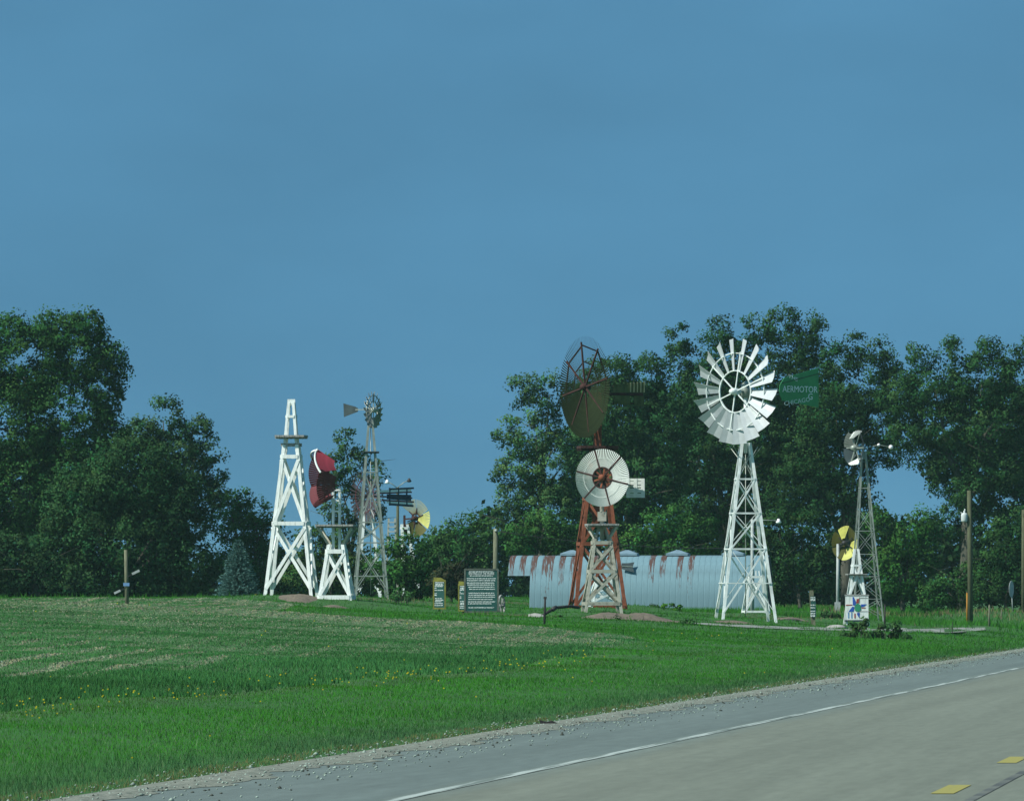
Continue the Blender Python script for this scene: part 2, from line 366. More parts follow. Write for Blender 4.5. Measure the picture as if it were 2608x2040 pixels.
# --- shorter white timber windmill with a red folding wheel
g = Rig(857, 1525, 298); root = thing('timber_windmill', 'short white timber windmill with a crimson folding wheel and flared platform braces', 'windmill', g.p, 'wooden wheeled windmills')
yw = math.radians(-6); zt = g.Z(1386)
cf = tower(root, .48, .215, 0, zt, yw, .10, [g.Z(1404), .05], [(.1, g.Z(1410))], (.13, .045), (.09, .04), M['white'])
for sx in (-1, 1):
    for sy in (-1, 1): beam('flared_brace', rotz((sx * .21, sy * .21, zt - .03), yw), rotz((sx * .55, sy * .5, g.Z(1341)), yw), .075, .075, M['ivory'], root)
platform(root, g.Z(1338), .6, yw, .055, M['grey_wood'], 7)
for sx in (-.1, .1):
    for sy in (-.1, .1): beam('mast_post', rotz((sx, sy, g.Z(1404)), yw), rotz((sx, sy, g.Z(1242)), yw), .065, .065, M['white'], root)
for py in (1248, 1275, 1302): beams('mast_rung', [(rotz((-.15, s * .14, g.Z(py)), yw), rotz((.15, s * .14, g.Z(py)), yw), .05, .03) for s in (-1, 1)], M['white'], root)
beam('axle', (.05, 0, g.Z(1236)), (-.44, -.1, g.Z(1222)), .06, .06, M['iron'], root)
wheel(root, g.P(827, 1219, -.1), 1.08, .42, 84, math.radians(-80), math.radians(-14), .028, .070, M['maroon'], sections=6, fold=1.2, hinge=.62, th=.008,
      colours=[M['red_blade'], M['maroon'], M['maroon'], M['maroon'], M['maroon'], M['red_blade']], arms=6, marm=M['dark_red'], gap=.06, tipring=(M['white'], (0, 5), .05, .03), armR=.62, poly=((.53, .03),), mring=M['dark_red'], phi0=math.radians(15))  # maroon sections are crimson blades with their shadow painted in

# --- galvanised steel windmill
g = Rig(944, 1521, 330); root = thing('steel_windmill', 'slender bare galvanised steel windmill with a small grey wheel and plain grey vane', 'windmill', g.p, 'steel windmills')
yw = math.radians(5); zt = g.Z(1068)
cf = tower(root, .55, .055, 0, zt, yw, .062, [g.Z(1467), g.Z(1382), g.Z(1330), g.Z(1203)], [(g.Z(1500), g.Z(1395)), (g.Z(1380), g.Z(1335)), (g.Z(1325), g.Z(1206))], (.04, .03), (.03, .02), M['galv'])
platform(root, g.Z(1151), .28, yw, .035, M['galv_dark'], 4)
tube('pump_rod', [(0, 0, .1), (0, 0, zt)], .012, M['galv'], root, 6)
ps = math.radians(62); wc = g.P(951, 1044)
wheel(root, wc, .63, .27, 18, ps, math.radians(30), .10, .19, M['galv_blade'], camber=.1, rings=((.3, .03, .02), (.5, .03, .02)), arms=6, arm_r=.012, mring=M['galv'], hubL=.35)
lathe('gearbox', [(0, -.16), (.09, -.14), (.11, 0), (.08, .16), (0, .2)], M['galv'], root, 10, Matrix.Translation(g.P(940, 1052)))
T = Matrix.Translation(g.P(940, 1042)) @ Matrix.Rotation(math.radians(180 - 62), 4, 'Z') @ Matrix.Rotation(0, 4, 'Z')
td = Vector((-math.sin(ps), math.cos(ps), 0)); q0 = g.P(941, 1043)
beam('tail_boom', q0, q0 + td * .55, .03, .03, M['galv'], root)
Tv = Matrix.Translation(q0 + td * .45) @ Matrix.Rotation(math.atan2(td.y, td.x), 4, 'Z')
slab('vane', [(0, -.07), (.55, -.25), (.57, .22), (.1, .1), (0, .05)], .012, M['galv_dark'], root, Tv)

# --- big white steel windmill with green lettered vane
g = Rig(1899, 1581, 285); root = thing('steel_windmill', 'tall white steel windmill with broad white blades and a green lettered vane', 'windmill', g.p, 'steel windmills')
yw = math.radians(6.5); zt = g.Z(1128)
lv = [g.Z(v) for v in (1485, 1398, 1307, 1220)]
cf = tower(root, .79, .115, 0, zt, yw, .08, lv[1:], [(.25, lv[1]), (lv[1], lv[2]), (lv[2], lv[3])], (.045, .035), (.048, .025), M['white_steel'], one_way=True)
tower(root, .115 + .675 * (zt - lv[3]) / zt, .12, lv[3], zt - .02, yw, .02, [], [(lv[3] + .02, zt - .3)], (.02, .02), (.026, .02), M['galv'], legname='leg_plate')
for f in range(4):
    n = rotz([(0, -1, 0), (1, 0, 0), (0, 1, 0), (-1, 0, 0)][f], yw); beam('crossbar', cf(f, lv[0]) + n * .06, cf(f + 1, lv[0]) + n * .06, .03, .03, M['white_steel'], root, n)
for sx in (-1, 1):
    for sy in (-1, 1): beam('platform_strut', rotz((sx * .15, sy * .15, g.Z(1172)), yw), rotz((sx * .42, sy * .42, g.Z(1137)), yw), .02, .02, M['galv'], root)
tube('pump_rod', [(0, 0, .1), (0, 0, zt)], .014, M['galv'], root, 6)
tube('mast_pipe', [(0, 0, zt - .3), (0, 0, g.Z(985))], .055, M['white_steel'], root)
ps = math.radians(-43); ax = Vector((-math.sin(ps), math.cos(ps), 0)); hubc = g.P(1872, 997, 0) ; 
mast = g.P(1899, 985); hubc = Vector((g.X(1872), -.40, g.Z(998)))
lathe('gearbox', [(0, -.22), (.13, -.2), (.16, 0), (.12, .2), (0, .28)], M['galv'], root, 12, Matrix.Translation((0, 0, g.Z(995))))
beam('axle', (0, 0, g.Z(998)), hubc, .07, .07, M['galv'], root)
wheel(root, hubc, 1.56, .63, 18, ps, math.radians(-33), .19, .44, M['blade'], th=.006, camber=.07, rings=((.62, .05, .03), (1.14, .045, .022)), mring=M['white_steel'], arms=6, arm_r=.016, arm0=math.radians(10), hub=.10, hubL=.42, phi0=math.radians(4), armR=.76)
nb_ = Vector((-ax.y, ax.x, 0)) * .04
beam('tail_boom', nb_ + Vector((0, 0, g.Z(992))), nb_ + Vector((0, 0, g.Z(992))) + ax * 1.75, .045, .045, M['galv'], root)
beam('tail_boom', nb_ + Vector((0, 0, g.Z(1012))), nb_ + Vector((0, 0, g.Z(1000))) + ax * 1.75, .03, .03, M['galv'], root)
t0 = g.X(1988) / ax.x; t1 = g.X(2091) / ax.x
Tv = Matrix.Translation((0, 0, g.Z(984))) @ Matrix.Rotation(math.atan2(ax.y, ax.x), 4, 'Z')
v = lambda t, py: (t, (984 - py) / g.S)
vane = slab('vane', [v(t0, 1002), v(t0 + .12, 1018), v(t1, 1034), v(t1, 932), v(t0 + .2, 960), v(t0, 980)], .014, M['green_vane'], root, Tv)
beam('stiffener', Tv @ Vector((t0 + .1, -.018, (984 - 974) / g.S)), Tv @ Vector((t1, -.018, (984 - 947) / g.S)), .018, .012, M['iron'], vane)
tm = (t0 + t1) / 2
TT = lambda dx, py, r=0: Tv @ Matrix.Translation((tm + dx, -.014, (984 - py) / g.S)) @ Matrix.Rotation(-r, 4, 'Y')
text('lettering', 'AERMOTOR', .27, M['letter'], vane, TT(.03, 989), 1.08)
text('lettering', 'THE', .15, M['letter'], vane, TT(-.28, 960, -.26), 1.6)
text('lettering', 'CHICAGO', .19, M['letter_dim'], vane, TT(-.1, 1020, .13), 1.35)
text('emblem', 'G', .27, M['letter'], vane, TT(.5, 1007), 1.15)

# --- red timber windmill with big brown slatted wheel
g = Rig(1522, 1556, 290); root = thing('timber_windmill', 'red timber windmill with a huge brown slatted wheel and olive boarded vane', 'windmill', g.p, 'wooden wheeled windmills')
yw = math.radians(6); zt = g.Z(1140)
tower(root, .76, .16, 0, zt, yw, .10, [.12, g.Z(1385), g.Z(1270)], [(.15, g.Z(1390)), (g.Z(1385), g.Z(1275))], (.11, .045), (.075, .035), M['red_paint'])
platform(root, g.Z(1139), .58, yw, .075, M['dark_red'], 6)
beam('mast', (0, 0, zt - .5), (0, 0, g.Z(1000)), .24, .24, M['red_paint'], root)
beam('pump_box', (-.02, -.2, g.Z(1330)), (-.02, -.2, g.Z(1290)), .28, .12, M['red_paint'], root)
ps = math.radians(-61); ax = Vector((-math.sin(ps), math.cos(ps), 0)); hubc = Vector((g.X(1490), -.22, g.Z(986)))
beam('axle', (0, 0, g.Z(990)), hubc, .1, .1, M['iron'], root)
wheel(root, hubc, 1.53, .34, 112, ps, math.radians(-29), .014, .064, M['brown_blade'], th=.004, camber=0, arms=8, arm_r=.022, marm=M['dark_red'], poly=((1.28, .035), (.78, .028)), mring=M['dark_red'], armR=.9, arm0=math.radians(-10), hub=.1, sections=8, fold=.02, gap=.02, phi0=math.radians(-10))
q = Vector((0, 0, g.Z(1003))); beam('tail_boom', q, q + ax * ((g.X(1637)) / ax.x), .09, .07, M['dark_red'], root)
Tv = Matrix.Translation((0, 0, g.Z(1003))) @ Matrix.Rotation(math.atan2(ax.y, ax.x), 4, 'Z')
ta = g.X(1562) / ax.x; tb = g.X(1641) / ax.x; nb = 9
vb = beams('vane', [(Tv @ Vector((ta, .03, z)), Tv @ Vector((tb, .03, z)), .05, .03) for z in (-.28, .24)], M['dark_red'], root)
for k in range(nb):
    x0 = ta + (tb - ta) * k / nb; x1 = ta + (tb - ta) * (k + .86) / nb; dz = .08 * k / nb
    slab('vane_board', [(x0, .05), (x1, .05), (x1 + .02, .30 + dz), (x0 + .02, .30 + dz)], .02, M['vane_olive'], vb, Tv)
    if k < 5 or k > 5: slab('vane_board', [(x0 + .02, -.30 - dz), (x1 + .02, -.30 - dz), (x1, -.05), (x0, -.05)], .02, M['vane_olive'], vb, Tv)
    if k > 3: slab('batten', [(x1, .06), (x1 + .035, .06), (x1 + .045, .31 + dz), (x1 + .01, .31 + dz)], .03, M['vane_light'], vb, Tv)

# --- small ivory windmill in front of the red one
g = Rig(1533, 1558, 276); root = thing('timber_windmill', 'small ivory timber windmill with a round white slatted wheel and red hub', 'windmill', g.p, 'wooden wheeled windmills')
yw = math.radians(5); zt = g.Z(1372)
tower(root, .51, .22, 0, zt, yw, .085, [g.Z(1537), g.Z(1455), g.Z(1382)], [(g.Z(1532), g.Z(1460)), (g.Z(1452), g.Z(1392))], (.10, .04), (.075, .035), M['ivory'])
for sx in (-1, 1):
    for sy in (-1, 1):
        beam('flared_brace', rotz((sx * .2, sy * .2, zt), yw), rotz((sx * .42, sy * .42, g.Z(1338)), yw), .06, .06, M['ivory'], root)
        beam('raking_post', rotz((sx * .2, sy * .2, zt - .05), yw), rotz((sx * .07, sy * .07, g.Z(1338)), yw), .06, .06, M['ivory'], root)
platform(root, g.Z(1336), .46, yw, .05, M['grey_wood'], 6)
tube('mast', [(0, 0, g.Z(1375)), (0, 0, g.Z(1215))], .06, M['ivory'], root)
beam('mast_box', (0, 0, g.Z(1327)), (0, 0, g.Z(1303)), .25, .2, M['ivory'], root)
ps = math.radians(-22); ax = Vector((-math.sin(ps), math.cos(ps), 0)); hubc = g.P(1534, 1217, -.28)
beam('axle', g.P(1533, 1217, .1), hubc, .06, .06, M['dark_red'], root)
wheel(root, hubc, .825, .315, 84, ps, math.radians(-36), .021, .055, M['ivory_blade'], th=.006, camber=0, sections=6, fold=.0, gap=.045, arms=6, arm_r=.02, marm=M['dark_red'], arm0=math.radians(-17), phi0=math.radians(-17), armR=.98, rings=((.57, .02, .012),), mring=M['ivory_blade'], hub=.10, mhub=M['red_paint'])
W_ = root.children[-1]
for k_ in range(12): a_ = k_ * math.pi / 6 + .2; beam('inner_spoke', (math.sin(a_) * .05, .05, math.cos(a_) * .05), (math.sin(a_) * .3, .03, math.cos(a_) * .3), .05, .03, M['red_paint'], W_)
ringo = ring('inner_rim', .3, .05, .03, M['dark_red'], W_, 30, .02)
q = g.P(1533, 1226); beam('tail_boom', q, Vector((g.X(1610), .30, g.Z(1236))), .05, .05, M['ivory'], root)
Tv = Matrix.Translation(g.P(1533, 1243, .5)) @ Matrix.Rotation(math.radians(-12), 4, 'Z')
ta = g.X(1598) / math.cos(.21); tb = g.X(1640) / math.cos(.21)
vb = slab('vane', [(ta, .03), (tb, .03), (tb, .075), (ta, .075)], .03, M['ivory_blade'], root, Tv)
for z0, z1 in ((-.27, -.15), (-.13, .0), (.10, .2), (.215, .28)): slab('vane_board', [(ta, z0), (tb - .03, z0), (tb, z1), (ta, z1)], .022, M['ivory_blade'], vb, Tv)
for t in (.05, .5, .95): slab('batten', [(ta + (tb - ta) * t - .05, -.27), (ta + (tb - ta) * t + .05, -.27), (ta + (tb - ta) * t + .05, .28), (ta + (tb - ta) * t - .05, .28)], .05, M['ivory_blade'], vb, Tv)

# --- small white model towers
def small_tower(px, py, D, wpx, hpx, top, label, yw=.1, m='white', xs=1):
    g = Rig(px, py, D); r = thing('model_tower', label, 'tower', g.p, 'small white towers'); h = hpx / g.S
    tower(r, wpx / 2 / g.S, top * wpx / 2 / g.S, 0, h, yw, .065, [.06, h - .04], [(.1 + (h - .15) * k / xs, .1 + (h - .15) * (k + 1) / xs) for k in range(xs)], (.07, .035), (.06, .03), M[m])
    return r, g, h
r_, g_, h_ = small_tower(1925, 1562, 310, 60, 96, .55, 'small white braced stand behind the legs of the tall white steel windmill')
for x in (-.14, 0, .12): beam('finial', (x, 0, h_), (x * .8, 0, h_ + .16), .04, .04, M['white'], r_)
r_, g_, h_ = small_tower(1540, 1540, 297, 70, 66, .62, 'low bright white crossed frame inside the base of the red windmill', xs=2)
ring('hoop', .12, .03, .03, M['white'], r_, 20).matrix_basis = Matrix.Translation((-.12, -.45, .55))
g = Rig(1501, 1545, 284); r = thing('metal_rack', 'narrow white bent metal rack at the left foot of the red windmill', 'rack', g.p)
beam('upright', (-.1, 0, -.1), (-.06, 0, .75), .05, .05, M['white_steel'], r); beam('upright', (.08, 0, -.1), (.09, 0, .4), .05, .05, M['white_steel'], r); beam('crosspiece', (-.1, 0, .05), (.1, 0, .05), .1, .05, M['white_steel'], r)

# --- wheel with striped tail, beyond the shrubs
g = Rig(938, 1525, 362); root = thing('timber_windmill', 'dark open wheel with thin purple blades and a navy, maroon and white striped tail', 'windmill', g.p, 'wooden wheeled windmills')
tower(root, .45, .12, 0, g.Z(1290), 0.05, .10, [g.Z(1430)], [(.2, g.Z(1430))], (.1, .04), (.08, .03), M['white'])
beam('mast', (0, 0, g.Z(1330)), (0, 0, g.Z(1262)), .1, .1, M['white'], root)
ps = math.radians(-56); ax = Vector((-math.sin(ps), math.cos(ps), 0)); hubc = Vector((g.X(929), -.2, g.Z(1264)))
wheel(root, hubc, 1.0, .16, 36, ps, math.radians(-22), .022, .075, M['purple_blade'], th=.008, camber=0, arms=6, arm_r=.012, marm=M['purple_blade'], rings=((.62, .02, .02),), mring=M['maroon'])
beam('axle', hubc, (0, 0, g.Z(1264)), .06, .06, M['pale_plate'], root)
Tv = Matrix.Translation((0, 0, g.Z(1264))) @ Matrix.Rotation(math.atan2(ax.y, ax.x), 4, 'Z'); tt = lambda px: g.X(px) / ax.x
beam('tail_boom', Tv @ Vector((0, .04, .02)), Tv @ Vector((tt(1050), .04, -.05)), .06, .05, M['maroon'], root)
tail = slab('vane', [(tt(985), -.10), (tt(1046), -.16), (tt(1046), .07), (tt(985), .09)], .03, M['navy'], root, Tv)
for za, zb, m_, xa, xb in ((.24, .31, 'navy', 990, 1053), (.09, .145, 'maroon', 968, 1048), (-.17, -.11, 'maroon', 972, 1053), (-.33, -.25, 'navy', 990, 1052), (.145, .235, 'lamp_white', 966, 1046), (-.25, -.175, 'lamp_white', 985, 1050)):
    k = .05 if za > 0 else -.06
    slab('vane_board', [(tt(xa), za), (tt(xb), za + k), (tt(xb), zb + k), (tt(xa), zb)], .026, M[m_], tail, Tv)
for x in (992, 1014, 1035): slab('batten', [(tt(x) - .025, -.34), (tt(x) + .025, -.34), (tt(x) + .025, .33), (tt(x) - .025, .33)], .04, M['navy'], tail, Tv)

# --- yellow fan wheel beyond the shrubs
g = Rig(1050, 1525, 372); root = thing('timber_windmill', 'yellow fan bladed wheel on a white post stand rising behind the round shrub', 'windmill', g.p, 'wooden wheeled windmills')
tower(root, .30, .10, 0, g.Z(1335), 0.1, .09, [g.Z(1345)], [], (.09, .04), (.07, .03), M['white'], c1=(g.X(1030), 0))
beam('axle', g.P(1030, 1322), g.P(1058, 1320, -.2), .06, .06, M['dark_red'], root); beam('mast', g.P(1030, 1360), g.P(1030, 1312), .09, .09, M['dark_red'], root)
wheel(root, g.P(1058, 1320, -.2), .74, .14, 66, math.radians(-38), math.radians(-30), .02, .058, M['yellow'], th=.006, camber=0, sections=6, fold=[.2, .05, .15, .15, .2, .2], skip=(4,), hinge=.5, gap=.05, arms=6, marm=M['dark_red'], arm0=.2, phi0=math.radians(5),
      colours=[M['vane_light'], M['yellow'], M['yellow_shaded'], M['yellow_shaded'], M['vane_light'], M['vane_light']], armR=.55, poly=((.22, .03),), mring=M['dark_red'])  # darker lower sections have shadow painted into the yellow
g = Rig(998, 1525, 368); root = thing('model_tower', 'narrow grey runged stand beside the yellow fan wheel', 'tower', g.p, 'small white towers')
for s in (-.12, .12): beam('leg', (s * 2, 0, -.2), (s, 0, g.Z(1320)), .07, .07, M['ivory'], root)
for py in (1330, 1342, 1354): beam('rung', (-.15, -.05, g.Z(py)), (.15, -.05, g.Z(py)), .05, .03, M['pale_plate'], root)

# --- right hand steel lattice windmill with folded wheel and ball weights
g = Rig(2206, 1577, 300); root = thing('steel_windmill', 'tall thin lattice windmill with a folded white sectional wheel and two ball weights', 'windmill', g.p, 'steel windmills')
zt = g.Z(1150)
tower(root, .46, .05, 0, zt, math.radians(7), .04, [g.Z(v) for v in (1525, 1468, 1411, 1352, 1243)], [(.1, g.Z(1528)), (g.Z(1520), g.Z(1470)), (g.Z(1465), g.Z(1412)), (g.Z(1410), g.Z(1355)), (g.Z(1350), g.Z(1300))], (.022, .016), (.016, .012), M['galv'], c1=(g.X(2200), 0))
beam('mast', g.P(2200, 1170), g.P(2196, 1128), .07, .07, M['galv'], root); beam('axle', g.P(2198, 1142), g.P(2176, 1142, -.3), .05, .05, M['galv'], root)
wheel(root, g.P(2178, 1141, -.25), .60, .24, 30, math.radians(-60), math.radians(-12), .08, .17, M['blade'], th=.008, camber=.05, sections=6, fold=[-.85, .5, .6, .95, .6, .5], hinge=.72, gap=.2,
      colours=[M['ivory_blade'], M['galv_dark'], M['galv_dark'], M['ivory_blade'], M['galv_dark'], M['galv_blade']], arms=6, arm_r=.014, marm=M['galv'], arm0=math.radians(30), armR=.85, phi0=math.radians(-30))  # white wheel: ivory paints the lit sections, dull grey the shaded ones
tube('weight_arm', [g.P(2200, 1142), g.P(2238, 1133), g.P(2268, 1139)], .011, M['galv'], root, 6)
lathe('ball_weight', [(0, -.05), (.035, -.035), (.05, 0), (.035, .035), (0, .05)], M['lamp_white'], root, 10, Matrix.Translation(g.P(2238, 1133)))
lathe('ball_weight', [(0, -.075), (.053, -.053), (.075, 0), (.053, .053), (0, .075)], M['lamp_white'], root, 12, Matrix.Translation(g.P(2269, 1139)))
# --- small white pyramid tower with painted board
g = Rig(2181, 1590, 291); root = thing('model_tower', 'small white pyramid tower with a tip, carrying a painted square board', 'tower', g.p, 'small white towers')
tower(root, .33, .05, 0, g.Z(1398), .1, .06, [g.Z(1516), g.Z(1440)], [(g.Z(1512), g.Z(1442))], (.06, .03), (.055, .03), M['white'])
platform(root, g.Z(1462), .3, .1, .03, M['grey_wood'], 4)
bd = thing('painted_board', 'square white board painted with a blue and red quilt star and green centre', 'board', g.p + g.P(2181, 1548, -.42))
hw = 29.5 / g.S
bp = slab('panel', [(-hw, -.36), (hw, -.36), (hw, .36), (-hw, .36)], .03, M['white'], bd)
def mk(nm, poly, m_, y=-.021): return slab(nm, [(x * hw, z * .36) for x, z in poly], .006, M[m_], bd, Matrix.Translation((0, y, 0)))
mk('painted_patch', [(-.35, .25), (-.12, .18), (-.08, .5), (-.28, .93), (-.38, .93)], 'blue_mark'); mk('painted_patch', [(-.72, -.3), (-.3, -.3), (-.2, .1), (-.4, .12)], 'blue_mark')
mk('painted_patch', [(.35, .32), (.85, .32), (.55, .1), (.36, .1)], 'blue_mark'); mk('painted_patch', [(0, -.4), (.25, -.4), (.2, -.85), (.02, -.55)], 'blue_mark')
mk('painted_patch', [(-.06, .4), (.14, .4), (.2, .8), (-.02, .75)], 'red_mark'); mk('painted_patch', [(-.95, .2), (-.4, .24), (-.4, .3), (-.95, .28)], 'red_mark')
mk('painted_patch', [(.4, -.02), (.75, -.02), (.75, .04), (.4, .04)], 'red_mark'); mk('painted_patch', [(-.22, -.85), (-.12, -.85), (-.12, -.45), (-.22, -.45)], 'red_mark')
mk('painted_patch', [(-.16, -.22), (.12, -.32), (.34, -.1), (.3, .28), (.05, .4), (-.18, .2)], 'green_mark', -.028)
for x in (-.72, -.45): mk('painted_patch', [(x - .05, -.85), (x + .05, -.85), (x + .05, -.35), (x - .05, -.35)], 'blue_sign')
mk('painted_patch', [(.25, .82), (.95, .82), (.95, .86), (.25, .86)], 'grey_wood'); mk('painted_patch', [(.2, .4), (.24, .4), (.24, .9), (.2, .9)], 'grey_wood'); mk('painted_patch', [(.2, -.3), (.95, -.3), (.95, -.26), (.2, -.26)], 'grey_wood')
for s in (-1, 1): beam('leg', (s * hw * .86, .035, -.62), (s * hw * .86, .035, .34), .05, .035, M['white'], bd)
for z in (-.385, .385): beam('edge_rail', (-hw - .02, 0, z), (hw + .02, 0, z), .045, .05, M['navy' if z < 0 else 'grey_wood'], bd)

# --- yellow wheel on a pale pole
g = Rig(2133, 1556, 340); root = thing('pole_windmill', 'folded yellow sectional wheel on a slim pale pole behind the lattice windmill', 'windmill', g.p)
tube('pole', [(0, 0, -.2), (.02, 0, g.Z(1385))], .055, M['pale_plate'], root); beam('pole_base', (0, 0, -.1), (0, 0, .32), .2, .2, M['pale_plate'], root)
beam('axle', g.P(2134, 1386), g.P(2152, 1384, -.2), .05, .05, M['iron'], root)
wheel(root, g.P(2153, 1383, -.2), .62, .16, 42, math.radians(-45), math.radians(-15), .035, .092, M['yellow'], th=.007, camber=0, sections=6, fold=[.3, .35, .4, .5, .4, -.3], hinge=.66, gap=.1,
      colours=[M['yellow_shaded'], M['yellow'], M['yellow'], M['yellow_shaded'], M['yellow_shaded'], M['yellow']], arms=6, arm_r=.013, marm=M['iron'], armR=.62, phi0=math.radians(15))  # dark sections are the same yellow with shade painted in

# ================================================================ corrugated arched shed
D = 345.0; S = F / D; py0 = 1559; pc = 1630
p = at(pc, py0, D + 1.7); shed = thing('arched_shed', 'long low corrugated metal arched shed with rust streaks and four roof vents', 'shed', p)
shed.rotation_euler = (0, 0, math.radians(-6))
for px_ in (1380, 1540, 1700, 1860, 1950): anchor(px_, 1560, D, 2.6)
hh = (py0 - 1414) / S; bb = 1.65
x0 = (1300 - pc) / S; x1 = (1962 - pc) / S; ncp = 46; wp = (x1 - x0) / ncp
rust_px = [1308, 1337, 1368, 1396, 1408, 1432, 1466, 1478, 1672, 1697, 1742, 1768, 1530]
def arch(t, off=0): return (-(bb + off) * math.copysign(abs(math.cos(t)) ** .86, math.cos(t)), (hh + off) * math.sin(t) ** .86 if t > 0 and t < math.pi else 0)
def panel(name, t0, t1, m, segs=14):
    V, Fc = [], []; prof = [(0, 0), (wp * .08, .007), (wp * .92, .007), (wp, 0)]
    for i in range(segs + 1):
        t = t0 + (t1 - t0) * i / segs
        for x, h in prof: y, z = arch(t, h); V.append((x, y, z))
    V2 = []; k = len(prof)
    for j in range(k - 1):
        o = len(V2); V2 += [V[i * k + jj] for i in range(segs + 1) for jj in (j, j + 1)]
        Fc += [(o + 2 * i, o + 2 * i + 1, o + 2 * i + 3, o + 2 * i + 2) for i in range(segs)]
    me = bpy.data.meshes.new(name); me.from_pydata(V2, [], Fc); me.update(); me.materials.append(m); me.polygons.foreach_set('use_smooth', [True] * len(me.polygons)); return me
tl = math.asin((93 / S / hh) ** (1 / .86))
ms = {}
for k in range(ncp):
    px_ = pc + (x0 + wp * (k + .5)) * S; can = px_ < 1357; rus = any(abs(px_ - r) < 7.5 for r in rust_px)
    key = (can, rus)
    if key not in ms: ms[key] = panel('panel', tl if can else 0.02, math.pi - tl if can else math.pi - .02, M['rusty_sheet' if rus else 'sheet'])
    o = bpy.data.objects.new('panel', ms[key]); COL.objects.link(o); o.parent = shed; o.location = (x0 + wp * k, 0, 0)
for xe in ((1361 - pc) / S, x1 - .02):
    pts = [arch(.02 + (math.pi - .04) * i / 14, -.01) for i in range(15)]
    slab('end_wall', pts, .03, M['end'], shed, Matrix.Translation((xe, 0, 0)) @ Matrix.Rotation(math.pi / 2, 4, 'Z'))
for px_ in (1455, 1597, 1727, 1870):
    x = (px_ - pc) / S; w = 28 / S; z = hh
    V = [(x - w, -.42, z - .0), (x + w, -.42, z), (x + w, .42, z), (x - w, .42, z), (x - w, -.42, z + .075), (x + w, -.42, z + .075), (x + w, .42, z + .075), (x - w, .42, z + .075), (x - .06, -.05, z + .2), (x + .06, -.05, z + .2), (x + .06, .05, z + .2), (x - .06, .05, z + .2)]
    o = link('roof_vent', V, [(3, 2, 1, 0), (0, 1, 5, 4), (1, 2, 6, 5), (2, 3, 7, 6), (3, 0, 4, 7), (4, 5, 9, 8), (5, 6, 10, 9), (6, 7, 11, 10), (7, 4, 8, 11), (8, 9, 10, 11)], M['vent'], shed)
    beam('vent_throat', (x, 0, z - .1), (x, 0, z + .01), w * 1.7, .6, M['iron'], o)
# fishtail vane hung on the shed wall
q = at(1598, 1443, D + .42); fv = thing('tail_vane', 'grey fishtail windmill vane hanging on the shed wall', 'vane', q)
slab('sheet', [(-.22, -.09), (.02, -.17), (.26, -.22), (.19, 0), (.24, .2), (.02, .15), (-.22, .13)], .012, M['galv_dark'], fv, Matrix.Rotation(-.5, 4, 'X') @ Matrix.Rotation(.06, 4, 'Y')); beam('rib', (-.2, -.03, .02), (.18, -.03, 0), .03, .02, M['galv'], fv)

# ================================================================ signs
def text_rows(parent, x0, x1, rows, h, m, y):
    V, Fc = [], []
    for z, a, b in rows:
        x = x0 + (x1 - x0) * a; e = x0 + (x1 - x0) * b
        while x < e:
            w = random.uniform(.03, .1); xe = min(x + w, e); n = max(2, int((xe - x) / .012)); 
            for i in range(n):
                xa = x + (xe - x) * i / n; xb = xa + (xe - x) / n * .82; zz = z + random.uniform(-.004, .004); hh_ = h * random.uniform(.7, 1.1); o = len(V)
                V += [(xa, y, zz - hh_ / 2), (xb, y, zz - hh_ / 2), (xb, y, zz + hh_ / 2), (xa, y, zz + hh_ / 2)]; Fc.append((o, o + 1, o + 2, o + 3))
            x = xe + random.uniform(.006, .016)
    o = link('lettering', V, Fc, m, parent); o['kind'] = 'stuff'; return o
g = Rig(1226, 1570, 286); r = thing('information_board', 'large dark green information board in a weathered grey frame, lettered in white', 'sign', g.p, 'green lettered signs')
hw = 42 / g.S
bo = slab('board', [(-hw, g.Z(1556)), (hw, g.Z(1556)), (hw, g.Z(1450)), (-hw, g.Z(1450))], .05, M['sign_green'], r)
for s in (-1, 1): beam('post', (s * (hw - .03), .05, -.25), (s * (hw - .03), .05, g.Z(1452)), .07, .07, M['sign_frame'], r); beam('frame_side', (s * hw, 0, g.Z(1560)), (s * hw, 0, g.Z(1448)), .05, .08, M['sign_frame'], r)
for py in (1450, 1558): beam('frame_rail', (-hw - .02, 0, g.Z(py)), (hw + .02, 0, g.Z(py)), .055, .085, M['sign_frame'], r)
text('lettering', 'SENTINELS OF THE PRAIRIE', .105, M['letter'], bo, Matrix.Translation((0, -.032, g.Z(1460.5))), .60)
rows = [(g.Z(py), a, b) for py, a, b in ((1455.2, .08, .9), (1466, .1, .9), (1473, 0, 1), (1478, 0, .98), (1484, 0, .95), (1489, .02, .95), (1494.5, .05, .95), (1500, .08, .97), (1510, .06, .95), (1515, .06, .98), (1520, .05, .97), (1526, .05, .9), (1532, .04, .98), (1537, .04, .85), (1547, .05, .94))]
text_rows(bo, -hw + .06, hw - .06, rows, .026, M['letter'], -.029)
